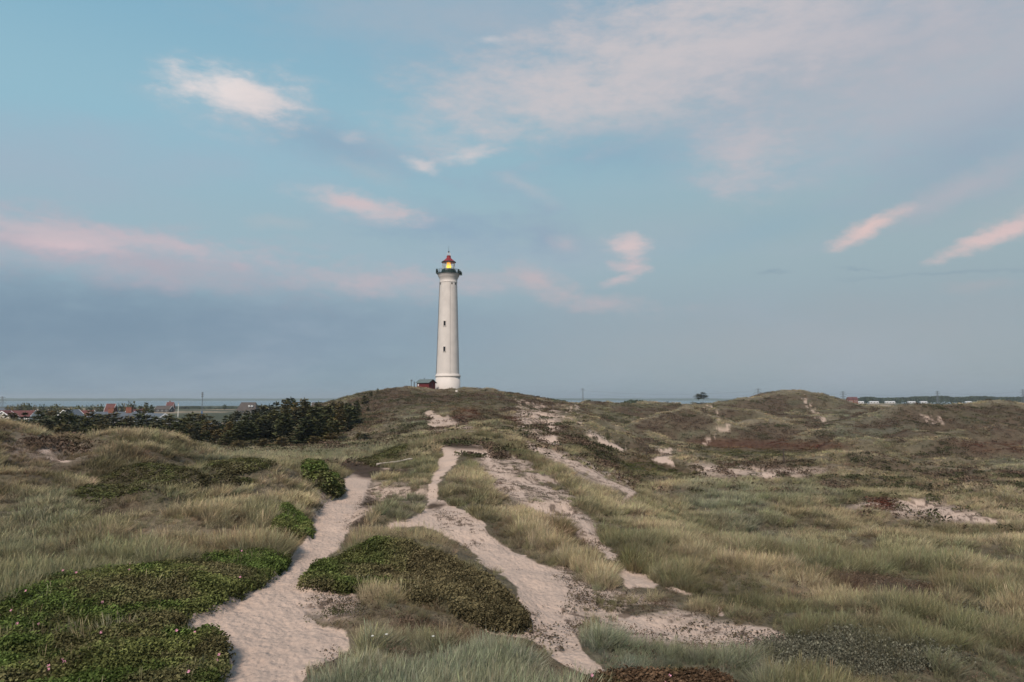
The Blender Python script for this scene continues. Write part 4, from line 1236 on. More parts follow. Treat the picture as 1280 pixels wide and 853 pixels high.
# conductor and cable down the shaft
for (ofs, rad_, mm, nm) in ((-12.6, .10, mat('cable_grey', (.10, .115, .125), .6), 'cable_duct'), (3.4, .035, mat('conductor_grey', (.30, .29, .28), .6), 'lightning_conductor')):
    t = MB(); prev = None
    for py_ in (470, 455, 440, 420, 405, 390, 375, 360, 352.5):
        rad, z = on_shaft(py_, 0)
        fr_ = max(-.995, min(.995, ofs / 12.7))
        a = math.asin(fr_); p = ((rad + .05) * math.sin(a), -(rad + .05) * math.cos(a), z)
        if prev: t.tube(prev, p, rad_, n=5)
        prev = p
    t.build(nm, mm, lh)
# gallery railing
rz0, rz1 = lz(342.3), lz(337.9)
rl = MB()
for k in range(24):
    a = k * 2 * math.pi / 24; r_ = rw(29.2)
    rl.tube((r_ * math.cos(a), r_ * math.sin(a), rz0), (r_ * math.cos(a), r_ * math.sin(a), rz1), .035, n=4)
for f_ in (.35, .7, 1.0):
    z = rz0 + (rz1 - rz0) * f_
    for k in range(48):
        a, b = k * 2 * math.pi / 48, (k + 1) * 2 * math.pi / 48; r_ = rw(29.2)
        rl.tube((r_ * math.cos(a), r_ * math.sin(a), z), (r_ * math.cos(b), r_ * math.sin(b), z), .028 if f_ < 1 else .04, n=4, cap=False)
rl.build('railing', mgreen, lh)
for (sx, zz, w_) in ((-14.2, 341, .7), (14.6, 341.6, .8), (-14.6, 338.8, .45), (12.6, 339.6, .5), (15.8, 343.2, .7)):
    MB().box((sx * S_, -.9, lz(zz)), (w_, .35, .9)).tube((sx * S_, -.9, lz(zz)), (sx * S_ * .96, -.9, rz0), .05, n=5).build('fog_sensor', mgreen, lh)
# lantern
lb = MB()
nb = 12; r_ = rw(15.6)
for k in range(nb):
    a = (k + .5) * 2 * math.pi / nb
    lb.tube((r_ * math.cos(a), r_ * math.sin(a), lz(337.3)), (r_ * math.cos(a), r_ * math.sin(a), lz(328.3)), .05, n=4)
for zz in (337.1, 332.8, 328.6):
    for k in range(nb):
        a, b = (k + .5) * 2 * math.pi / nb, (k + 1.5) * 2 * math.pi / nb
        lb.tube((r_ * math.cos(a), r_ * math.sin(a), lz(zz)), (r_ * math.cos(b), r_ * math.sin(b), lz(zz)), .045, n=4)
lb.build('lantern_frame', mat('pale_bars', (.50, .50, .50), .5), lh)
mglass = bpy.data.materials.new('lantern_glass'); mglass.use_nodes = True
g_ = mglass.node_tree; g_.nodes.clear()
o_ = g_.nodes.new('ShaderNodeOutputMaterial'); tr_ = g_.nodes.new('ShaderNodeBsdfTransparent'); gl_ = g_.nodes.new('ShaderNodeBsdfGlossy'); gl_.inputs['Roughness'].default_value = .05
mx_ = g_.nodes.new('ShaderNodeMixShader'); mx_.inputs[0].default_value = .12
tr_.inputs[0].default_value = (.96, .98, .98, 1)
g_.links.new(tr_.outputs[0], mx_.inputs[1]); g_.links.new(gl_.outputs[0], mx_.inputs[2]); g_.links.new(mx_.outputs[0], o_.inputs[0])
for k in range(nb):
    a, b = (k - .5) * 2 * math.pi / nb, (k + .5) * 2 * math.pi / nb; q = r_ * .985
    z0, z1 = lz(337.0), lz(328.8)
    mesh_obj('pane', [(q * math.cos(a), q * math.sin(a), z0), (q * math.cos(b), q * math.sin(b), z0), (q * math.cos(b), q * math.sin(b), z1), (q * math.cos(a), q * math.sin(a), z1)], [(0, 1, 2, 3)], mglass, lh)
mlamp = bpy.data.materials.new('lamp_glow'); mlamp.use_nodes = True
b_ = mlamp.node_tree.nodes['Principled BSDF']; b_.inputs['Base Color'].default_value = (.8, .5, .1, 1)
b_.inputs['Emission Strength'].default_value = 1.0
gt = mlamp.node_tree
tco = gt.nodes.new('ShaderNodeTexCoord'); sp2 = gt.nodes.new('ShaderNodeSeparateXYZ'); gt.links.new(tco.outputs['Generated'], sp2.inputs[0])
rp = gt.nodes.new('ShaderNodeValToRGB'); gt.links.new(sp2.outputs[2], rp.inputs[0])
rp.color_ramp.elements[0].color = (1.0, .55, .01, 1); rp.color_ramp.elements[1].color = (.62, .22, .01, 1)
e_ = rp.color_ramp.elements.new(.45); e_.color = (1.0, .62, .03, 1)
e_ = rp.color_ramp.elements.new(.8); e_.color = (.85, .32, .01, 1)
gt.links.new(rp.outputs[0], b_.inputs['Emission Color'])
z0, z1 = lz(337.1), lz(328.6)
MB().lathe([(0, z0), (rw(4.6), z0 + .05), (rw(6.2), z0 + (z1 - z0) * .25), (rw(6.3), z0 + (z1 - z0) * .55), (rw(4.8), z0 + (z1 - z0) * .8), (rw(4.4), z1 - .03), (0, z1)], 24).build('lit_lens', mlamp, lh, True)
rc = MB().lathe([(0, lz(328.5)), (rw(17.6), lz(328.4)), (rw(17.4), lz(327.6)), (rw(12.0), lz(325.6)), (rw(7.4), lz(323.8)), (rw(5.4), lz(322.4)), (rw(5.2), lz(319.9)), (0, lz(319.9))], 24)
lr = rc.build('lantern_roof', mred, lh)
MB().lathe([(rw(17.7), lz(328.5)), (rw(18.4), lz(328.5)), (rw(18.4), lz(327.7)), (rw(17.2), lz(327.5))], 24).build('eave_ring', mgreen, lh)
vt = MB()
for k in range(6):
    a = k * math.pi / 3; pr = None
    for t in (0, .35, .65, .85, 1.0):
        rad = rw(5.0) * math.cos(t * math.pi / 2) ** .6 if t < 1 else .02
        p = (rad * math.cos(a), rad * math.sin(a), lz(319.9) + (lz(315.6) - lz(319.9)) * math.sin(t * math.pi / 2))
        if pr: vt.tube(pr, p, .045, n=4)
        pr = p
vt.build('vent_cage', mat('pale_cage', (.62, .62, .62), .5), lh)
bm = bmesh.new(); bmesh.ops.create_uvsphere(bm, u_segments=10, v_segments=8, radius=.26)
bl = bpy.data.meshes.new('finial_ball'); bm.to_mesh(bl); bm.free(); bl.materials.append(mdark)
link(bpy.data.objects.new('finial_ball', bl), lh).location = (0, 0, lz(315.3))
MB().tube((0, 0, lz(315.2)), (0, 0, lz(307.5)), .05, .025, n=5).build('lightning_rod', mdark, lh)

# ------------------------------------------------------------------ red shed beside the tower
DS = 203.0
SX, SY = at(532.5, DS)
SZ = pix(532, 486.2)[1] * DS + EYE
mredw = mat('red_boards', (.115, .016, .018), .8, noise=.2, nscale=3)
mfelt = mat('grey_roof_felt', (.105, .135, .135), .8, noise=.15, nscale=2)
sd_ = empty('red_shed', (SX, SY, SZ), R(-32))
tag(sd_, 'small dark red wooden shed with grey roof left of the lighthouse foot', 'shed')
Lx, Ly, Hw, Hr = 4.3, 2.9, 1.75, 2.55
wv_ = [(-Lx / 2, -Ly / 2, -.6), (Lx / 2, -Ly / 2, -.6), (Lx / 2, Ly / 2, -.6), (-Lx / 2, Ly / 2, -.6), (-Lx / 2, -Ly / 2, Hw), (Lx / 2, -Ly / 2, Hw), (Lx / 2, Ly / 2, Hw), (-Lx / 2, Ly / 2, Hw), (-Lx / 2, 0, Hr), (Lx / 2, 0, Hr)]
mesh_obj('wall', wv_, [(0, 1, 5, 4), (2, 3, 7, 6), (1, 2, 6, 9, 5), (3, 0, 4, 8, 7), (0, 3, 2, 1)], mredw, sd_)
for s in (-1, 1):
    ov = .3; e = Ly / 2 + .35
    ze = Hw - .35 * (Hr - Hw) / (Ly / 2)
    a = [(-Lx / 2 - ov, s * e, ze + .03), (Lx / 2 + ov, s * e, ze + .03), (Lx / 2 + ov, 0, Hr + .03), (-Lx / 2 - ov, 0, Hr + .03)]
    b = [(x, y, z + .1) for (x, y, z) in a]
    mesh_obj('roof_slope', a + b, [(0, 1, 2, 3), (7, 6, 5, 4), (0, 4, 5, 1), (1, 5, 6, 2), (2, 6, 7, 3), (3, 7, 4, 0)], mfelt, sd_)
    bb = [(Lx / 2 + ov + .02, s * e, ze - .1), (Lx / 2 + ov + .02, 0, Hr - .1), (Lx / 2 + ov + .02, 0, Hr + .06), (Lx / 2 + ov + .02, s * e, ze + .06)]
    b2 = [(x + .05, y, z) for (x, y, z) in bb]
    mesh_obj('verge_board', bb + b2, [(0, 1, 2, 3), (7, 6, 5, 4), (0, 4, 5, 1), (1, 5, 6, 2), (2, 6, 7, 3), (3, 7, 4, 0)], mdark, sd_)
MB().box((-Lx / 2 + .55, -Ly / 2 - .03, 1.05), (.45, .06, .55)).build('window', mpalec, sd_)
MB().box((-Lx / 2 + .55, -Ly / 2 - .07, 1.05), (.33, .04, .42)).build('pane', mat('pale_pane', (.6, .6, .6), .3), sd_.children[-1])
MB().box((Lx / 2 + .02, .1, .75), (.06, .8, 1.5)).build('door', mat('dark_red_door', (.07, .012, .014), .7), sd_)
MB().tube((-.9, .3, Hr - .2), (-.9, .3, Hr + .55), .09, n=6).build('flue', mdark, sd_)

mwood = mat('weathered_wood', (.065, .050, .040), .9, noise=.3, nscale=12)


def post(px_, d_, h_, label, sink=0.0, r_=.07, knob=False):
    x_, y_ = at(px_, d_)
    z_ = gz(x_, y_)
    o = empty('wooden_post', (x_, y_, z_ - .1))
    tag(o, label, 'post')
    MB().tube((0, 0, 0), (0, 0, h_), r_, r_ * .9, n=7).build('shaft', mwood, o)
    if knob:
        MB().box((.05, 0, h_ - .05), (.5, .3, .4)).build('meter_box', mat('grey_box', (.12, .14, .15), .6), o)
    else:
        MB().lathe([(r_ * 1.15, h_ - .06), (r_ * 1.15, h_), (0, h_ + .05)], 7).build('cap', mwood, o)


post(514, 197, 1.9, 'short post carrying a small grey box left of the shed', knob=True)
post(517.6, 197, 1.5, 'short bare post between the grey box and the red shed', r_=.12)
post(582, 199, .9, 'stubby post on the crest just right of the lighthouse', r_=.10)
post(592, 199, .9, 'stubby post on the crest farther right of the lighthouse', r_=.09)
post(807, 102, 1.6, 'slim reddish brown post in the dark green hollow', r_=.08)
post(977.5, 96, 2.0, 'dark post on the low ridge right of the hollow', r_=.10)
x_, y_ = at(570.5, 186)
o = empty('marker_sign', (x_, y_, gz(x_, y_)))
tag(o, 'small white marker plate on the slope below the lighthouse', 'sign')
MB().tube((0, 0, 0), (0, 0, 1.0), .04, n=5).build('post', mwood, o)
MB().box((0, -.05, 1.15), (.5, .04, .5)).build('plate', mpalec, o)

# driftwood beam lying on the dune edge
x0_, y0_ = at(472, 57); x1_, y1_ = at(516, 59)
z0_, z1_ = pix(472, 588)[1] * 57 + EYE, pix(516, 583.5)[1] * 59 + EYE
mdw = mat('driftwood', (.36, .31, .26), .9, noise=.25, nscale=5)
gA, gB = gz(x0_, y0_) + .30, gz(x1_, y1_) + .30
dl = MB()
prev = None
for i in range(9):
    t = i / 8
    p = (x0_ + (x1_ - x0_) * t, y0_ + (y1_ - y0_) * t, gA + (gB - gA) * t + .03 * math.sin(t * 9))
    if prev: dl.tube(prev, p, .07 + .02 * math.sin(t * 14), .07 + .02 * math.sin(t * 14 + 1), n=6)
    prev = p
o = dl.build('driftwood_pole', mdw)
tag(o, 'long bleached pole lying along the eroded dune edge beyond the path', 'driftwood')

# ------------------------------------------------------------------ trees
def needle_mat(name, c):
    m = bpy.data.materials.new(name); m.use_nodes = True
    t = m.node_tree; b = t.nodes['Principled BSDF']
    b.inputs['Roughness'].default_value = .8; b.inputs['Specular IOR Level'].default_value = .1
    g = t.nodes.new('ShaderNodeNewGeometry'); oi = t.nodes.new('ShaderNodeObjectInfo')
    r = t.nodes.new('ShaderNodeMapRange'); t.links.new(g.outputs['Random Per Island'], r.inputs[0]); r.inputs[3].default_value = .55; r.inputs[4].default_value = 1.55
    r2 = t.nodes.new('ShaderNodeMapRange'); t.links.new(oi.outputs['Random'], r2.inputs[0]); r2.inputs[3].default_value = .75; r2.inputs[4].default_value = 1.3
    mm_ = t.nodes.new('ShaderNodeMath'); mm_.operation = 'MULTIPLY'; t.links.new(r.outputs[0], mm_.inputs[0]); t.links.new(r2.outputs[0], mm_.inputs[1])
    hs = t.nodes.new('ShaderNodeMix'); hs.data_type = 'RGBA'; t.links.new(oi.outputs['Random'], hs.inputs[0])
    hs.inputs[6].default_value = (*c, 1); hs.inputs[7].default_value = (c[0] * 1.35, c[1] * 1.05, c[2] * .9, 1)
    v = t.nodes.new('ShaderNodeVectorMath'); v.operation = 'SCALE'; t.links.new(hs.outputs[2], v.inputs[0]); t.links.new(mm_.outputs[0], v.inputs['Scale'])
    t.links.new(v.outputs[0], b.inputs['Base Color'])
    return m


MPINE = [needle_mat('dark_needles', (.060, .074, .034)), needle_mat('olive_needles', (.090, .086, .042)), needle_mat('grey_needles', (.064, .074, .046))]
MBARK = mat('grey_bark', (.105, .090, .075), .95, noise=.3, nscale=6)


def pine_crown(seed, spread, layers, droop, bare):
    """unit-height crown: layered boughs of needle sprays; and the matching trunk"""
    rd = random.Random(seed)
    vs, fs = [], []
    tr = MB()
    lx, ly = rd.uniform(-.06, .06), rd.uniform(-.06, .06)
    ax = lambda t: Vector((lx * t * t + .02 * math.sin(t * 7 + seed), ly * t * t, t))
    segs = 7
    for i in range(segs):
        t0, t1 = i / segs, (i + 1) / segs
        tr.tube(ax(t0), ax(t1), .028 * (1 - t0 * .88), .028 * (1 - t1 * .88), n=5)
    for l in range(layers):
        t = bare + (1 - bare) * (l + rd.uniform(-.3, .3)) / layers
        t = min(max(t, .04), .97)
        shape = (1 - t) ** .6 * (1.0 if t > bare + .1 else .75)
        nbr = rd.randint(4, 6)
        a0 = rd.uniform(0, 6.28)
        for b in range(nbr):
            if rd.random() < .12: continue
            a = a0 + b * 2 * math.pi / nbr + rd.uniform(-.3, .3)
            ln = spread * shape * rd.uniform(.65, 1.2) + .035
            p0 = ax(t); rise = rd.uniform(-.05, .22) - droop * (1 - t)
            d = Vector((math.cos(a), math.sin(a), rise))
            end = p0 + d * ln + Vector((0, 0, .05 * ln))
            tr.tube(p0, end, .007 * (1.3 - t), .002, n=3, cap=False)
            ns = max(7, int(ln * 130))
            for s in range(ns):
                u = .22 + .78 * (s + rd.random()) / ns
                wdt = .055 + .42 * ln * math.sin(min(1, u * 1.05) * math.pi) * .5
                side = Vector((-math.sin(a), math.cos(a), 0))
                c = p0 + d * ln * u + Vector((0, 0, .10 * ln * u * u)) + side * rd.gauss(0, wdt * .6) + Vector((0, 0, rd.gauss(0, .010)))
                up = Vector((rd.gauss(0, .5), rd.gauss(0, .5), 1)).normalized()
                o_ = (d.normalized() + side * rd.gauss(0, .7) + Vector((0, 0, rd.uniform(-.1, .5)))).normalized()
                w_ = o_.cross(up).normalized()
                L_ = rd.uniform(.03, .07); W_ = L_ * rd.uniform(.3, .55)
                k = len(vs)
                vs += [c - o_ * L_ * .6, c - w_ * W_, c + o_ * L_, c + w_ * W_]
                fs.append((k, k + 1, k + 2, k + 3))
    # leader
    for s in range(14):
        c = ax(.93 + .07 * rd.random()) + Vector((rd.gauss(0, .008), rd.gauss(0, .008), 0))
        k = len(vs); o_ = Vector((rd.gauss(0, .4), rd.gauss(0, .4), 1)).normalized(); w_ = o_.orthogonal().normalized()
        vs += [c - o_ * .02, c - w_ * .01, c + o_ * .035, c + w_ * .01]; fs.append((k, k + 1, k + 2, k + 3))
    cm = bpy.data.meshes.new('crown'); cm.from_pydata([tuple(v) for v in vs], [], fs); cm.update()
    tm = bpy.data.meshes.new('trunk'); tm.from_pydata(tr.v, [], tr.f); tm.update(); tm.materials.append(MBARK)
    return cm, tm


VAR = []
for i, (sp_, ly_, dr, ba) in enumerate([(.40, 13, .05, .10), (.34, 15, .10, .06), (.48, 11, .0, .14), (.30, 15, .12, .08), (.44, 12, .05, .30), (.55, 9, -.08, .18)]):
    c0, t0 = pine_crown(40 + i, sp_, ly_, dr, ba)
    ms_ = []
    for m_ in MPINE:
        cc_ = c0.copy(); cc_.materials.append(m_); ms_.append(cc_)
    VAR.append((ms_, t0))


def pine(px_, d_, ytop, label, group=None, var=None, tone=None, wide=1.0, name='pine_tree', cat='tree', z0=None):
    x_, y_ = at(px_, d_)
    zb = gz(x_, y_) if z0 is None else z0
    top = pix(px_, ytop)[1] * y_ + EYE
    h_ = max(top - zb, 1.2)
    v = random.randrange(len(VAR)) if var is None else var
    tn = random.choice([0, 0, 1, 2]) if tone is None else tone
    o = empty(name, (x_, y_, zb - .15), random.uniform(0, 6.28))
    tag(o, label, cat, group)
    c_ = bpy.data.objects.new('crown', VAR[v][0][tn]); link(c_, o)
    t_ = bpy.data.objects.new('trunk', VAR[v][1]); link(t_, o)
    w_ = h_ * wide * random.uniform(.85, 1.15)
    if w_ > 9: w_ = 9
    for q in (c_, t_): q.scale = (w_, w_, h_ + .15)
    return o


prof = [(-60, 518), (0, 518.5), (30, 517), (60, 514), (95, 511), (120, 513), (135, 516), (160, 517), (190, 515), (205, 520), (230, 515), (250, 518), (275, 520), (290, 519), (305, 512), (318, 508), (335, 504), (360, 500.5), (375, 498), (392, 501), (405, 500), (425, 500), (440, 495.5), (458, 496), (475, 505)]
pxs = [p[0] for p in prof]; pys = [p[1] for p in prof]
GRP = 'pines of the belt between the dunes and the village'
ANCH = [(-60, 12, 'at the far left edge'), (12, 48, 'below the long red roof'), (48, 84, 'left of the white-verged gable'), (84, 116, 'below the white-verged gable'), (116, 134, 'just left of the tall red-roofed house'), (134, 150, 'below the tall red-roofed house'),
        (150, 172, 'below the second brick chimney'), (172, 192, 'below the gaunt broken pines'), (192, 212, 'in front of the dark-roofed gable'), (212, 234, 'around the white flagpole'), (234, 262, 'around the blue-footed mast'), (262, 290, 'in front of the tan fields'),
        (290, 322, 'in front of the dark thatched farmhouse'), (322, 350, 'left of the bare grey trunk'), (350, 372, 'beside the bare grey trunk'), (372, 395, 'beside the tallest broad pine'), (395, 420, 'right of the tallest broad pine'), (420, 470, 'at the foot of the lighthouse dune')]
SHP = ['bushy', 'dense upright', 'broad', 'slim', 'thin-bottomed', 'loose spreading']
TON = ['dark green', 'olive', 'grey-green']


def belt(px_, d_, yt, row, wide):
    v = random.randrange(len(VAR)); tn = random.choice([0, 0, 1, 2])
    an = [a[2] for a in ANCH if a[0] <= px_ < a[1]][0]
    pine(px_, d_, yt, '%s %s pine, %s row, %s' % (SHP[v], TON[tn], row, an), GRP, v, tn, wide)


px_ = -50.0
while px_ < 452:
    base = np.interp(px_, pxs, pys); lft = px_ < 290
    belt(px_, random.uniform(138, 152), base + random.choice((-2.5, 0, 2, 5, 8)) + random.uniform(-1, 1.5), 'back', 1.15 if lft else .9)
    px_ += random.uniform(7.5, 12)
px_ = -46.0
while px_ < 440:
    base = np.interp(px_, pxs, pys); lft = px_ < 290
    belt(px_, random.uniform(122, 134), base + random.uniform(3, 14), 'middle', 1.25 if lft else 1.0)
    px_ += random.uniform(8, 13)
px_ = -40.0
while px_ < 425:
    base = np.interp(px_, pxs, pys); lft = px_ < 290
    bot = np.interp(px_, [0, 110, 200, 300, 420], [537, 548, 556, 560, 548])
    belt(px_, random.uniform(106, 118), base + (bot - base) * random.uniform(.28, .6), 'front', 1.4)
    px_ += random.uniform(8, 13)
for k_ in range(16):
    p_ = 396 + k_ * 3.4 + random.uniform(-2, 2)
    belt(p_, 118 + k_ * 2.0 + random.uniform(-4, 4), 508 + (k_ % 4) * 7 - (p_ - 396) * .12, ('front', 'middle', 'back')[k_ % 3], 1.2)
same = {}
for o in list(col.objects):
    if o.get('group') == GRP:
        same.setdefault(o['label'], []).append(o)
for lb, os_ in same.items():
    if len(os_) > 1:
        os_.sort(key=lambda q: q.location.x / q.location.y)
        for q, w_ in zip(os_, ('left one', 'right one') if len(os_) == 2 else ('first from left', 'second from left', 'third from left', 'fourth from left', 'fifth from left', 'sixth from left')):
            q['label'] = lb + ', ' + w_
pine(358, 117, 502, 'pine with a long bare grey trunk standing at the front of the belt', var=4, wide=.6, tone=1)
pine(380, 124, 497.5, 'tallest broad pine in the middle of the belt', var=0, wide=.75)
pine(288, 110, 527, 'thin pine with bare forking trunk left of the tallest pines', var=4, wide=.8, tone=1)
pine(458, 100, 541, 'round dark juniper bush on the slope foot right of the belt', var=2, wide=1.7, name='juniper_bush', cat='bush')
pine(450, 104, 540, 'brownish bush leaning against the dark juniper on the slope foot', var=5, wide=1.6, tone=1, name='juniper_bush', cat='bush')
SH = ((472, 489, 192, 'topmost'), (464, 492, 188, 'second from the top'), (455, 494, 182, 'third from the top'), (446, 500, 175, 'fourth from the top'), (436, 503, 172, 'leftmost of the upper ones'), (460, 508, 165, 'rightmost of the middle ones'), (448, 512, 160, 'middle one halfway up'), (430, 516, 155, 'leftmost of the lower ones'), (440, 522, 150, 'second of the lower ones'), (452, 526, 142, 'lowest right one'))
for (a_, b_, d_, w_) in SH:
    pine(a_, d_, b_, 'wind-bent pine on the shoulder of the lighthouse dune, ' + w_, 'pines on the shoulder of the lighthouse dune', wide=1.2)
for (a_, b_, d_, w_, l_) in ((215, 552, 104, 2.2, 'leftmost one'), (240, 556, 103, 2.0, 'second from the left'), (300, 553, 103, 2.2, 'third from the left'), (330, 548, 104, 2.2, 'fourth from the left'), (352, 546, 104, 2.4, 'one below the bare grey trunk'), (395, 545, 106, 2.4, 'one below the tallest pines'), (415, 541, 108, 2.2, 'rightmost one')):
    pine(a_, d_, b_, 'olive pine scrub at the front foot of the belt, ' + l_, 'low scrub at the foot of the belt', var=random.choice((2, 5)), tone=1, wide=w_, name='pine_scrub', cat='bush')

# lone tree on the skyline
x_, y_ = at(879.5, 238)
pine(879.5, 238, 490.0, 'lone dark wind-shaped tree on the skyline right of the lighthouse', var=2, wide=2.0, tone=0, name='lone_tree', z0=pix(879, 499)[1] * 238 + EYE)
pine(873, 238, 492, 'small bush on the skyline touching the lone tree', var=5, wide=1.5, tone=0, name='small_bush', cat='bush', z0=pix(873, 500)[1] * 238 + EYE)

# broadleaf and conifer trees out in the village
def round_tree_mesh(seed):
    rd = random.Random(seed)
    vs, fs = [], []
    for i in range(420):
        while True:
            p = Vector((rd.uniform(-1, 1), rd.uniform(-1, 1), rd.uniform(-1, 1)))
            if .35 < p.length < 1: break
        q = Vector((p.x * .5, p.y * .5, .60 + p.z * .42)) * 1.0
        q *= 1 + .14 * math.sin(p.x * 7 + seed) * math.sin(p.z * 6)
        n = Vector((rd.gauss(0, 1), rd.gauss(0, 1), rd.gauss(0, 1) + .6)).normalized(); u = n.orthogonal().normalized(); w = n.cross(u)
        s = rd.uniform(.045, .09); k = len(vs)
        vs += [tuple(q - u * s), tuple(q - w * s * .7), tuple(q + u * s), tuple(q + w * s * .7)]; fs.append((k, k + 1, k + 2, k + 3))
    me_ = bpy.data.meshes.new('crown'); me_.from_pydata(vs, [], fs); me_.update(); me_.materials.append(MPINE[seed % 3])
    t = MB().tube((0, 0, 0), (0, 0, .6), .04, .02, n=6)
    tm = bpy.data.meshes.new('trunk'); tm.from_pydata(t.v, [], t.f); tm.update(); tm.materials.append(MBARK)
    return me_, tm


RT = [round_tree_mesh(i) for i in range(3)]


def rtree(px_, d_, ytop, wpx, label, group=None):
    x_, y_ = at(px_, d_); zb = gz(x_, y_); h_ = max(pix(px_, ytop)[1] * y_ + EYE - zb, 1.0)
    o = empty('village_tree', (x_, y_, zb)); tag(o, label, 'tree', group)
    c, t = random.choice(RT); w_ = wpx * d_ / F_PX
    for nm, m_ in (('crown', c), ('trunk', t)):
        q = bpy.data.objects.new(nm, m_); link(q, o); q.scale = (w_, w_, h_)
    return o


rtree(165, 330, 503, 11, 'round dark tree between the two brick chimneys of the village')
rtree(151, 340, 505.5, 8, 'round tree just right of the tall red roof')
rtree(157, 345, 506.5, 8, 'low round tree right of the tree beside the tall red roof')
for (a_, d_, b_, w_, l_) in ((12, 420, 508, 9, 'tree just right of the leftmost pylon'), (20, 430, 507, 9, 'second tree right of the leftmost pylon'), (25, 420, 506, 7, 'slim tree left of the twin crowns above the red roof'), (30, 430, 504.5, 8, 'left one of the twin crowns above the red roof'), (36, 420, 505, 9, 'right one of the twin crowns above the red roof'),
                         (44, 440, 507.5, 5, 'narrow lone tree right of the twin crowns'), (53, 430, 506.5, 8, 'tree above the right end of the long red roof'), (70, 420, 506, 12, 'broad tree standing against the water left of the white-verged gable'), (62, 410, 508, 10, 'low tree left of the broad one against the water'), (80, 400, 509, 9, 'low tree right of the broad one against the water'),
                         (98, 330, 508, 12, 'wide dark tree right of the white-verged gable'), (91, 340, 510, 9, 'low tree behind the white-verged gable'), (112, 360, 508, 9, 'tree behind the small red-roofed house'), (120, 380, 507, 10, 'tree left of the tall narrow red-roofed house'), (127, 380, 506, 6, 'slim tree touching the tall narrow red-roofed house')):
    rtree(a_, d_, b_, w_, l_, 'dark trees among the left village houses')
for (a_, d_, b_, w_, l_) in ((232, 820, 508, 9, 'bushy far tree by the water right of the flagpole'), (240, 850, 508.5, 8, 'bushy far tree by the water left of the mast'), (262, 830, 508.5, 6, 'small far tree by the water right of the mast'), (205, 640, 509, 10, 'tree behind the long low brown house'), (196, 620, 510, 8, 'tree at the left end of the long low brown house')):
    rtree(a_, d_, b_, w_, l_, 'far field trees')
rtree(281, 700, 506, 5, 'lone pointed tree left of the dark thatched house')
rtree(411, 500, 503.5, 5, 'tree seen over the belt beside the brown roof')
pine(183, 250, 503, 'tall gaunt pine with a broken crown above the orange chimneys', var=4, wide=.55, z0=4.0)
pine(190, 255, 506, 'gaunt pine right of the one with a broken crown', var=4, wide=.5, z0=4.0)
pine(177, 250, 506, 'leaning bare-branched pine left of the broken one', var=5, wide=.5, z0=4.0)

# ------------------------------------------------------------------ houses
mrt = mat('red_tiles', (.105, .038, .035), .8, noise=.2, nscale=.8)
mrt2 = mat('orange_brick', (.19, .075, .050), .85, noise=.2, nscale=1.5)
mwallw = mat('white_wall', (.62, .60, .58), .8)
mslate = mat('slate_roof', (.085, .100, .120), .6, noise=.15, nscale=1)
mthatch = mat('brown_thatch', (.075, .062, .055), .95, noise=.25, nscale=1)
mdkwall = mat('dark_boards', (.050, .045, .042), .9)
mpane = mat('house_pane', (.04, .05, .06), .15, spec=.6)
mframe = mat('white_frame', (.72, .72, .72), .6)


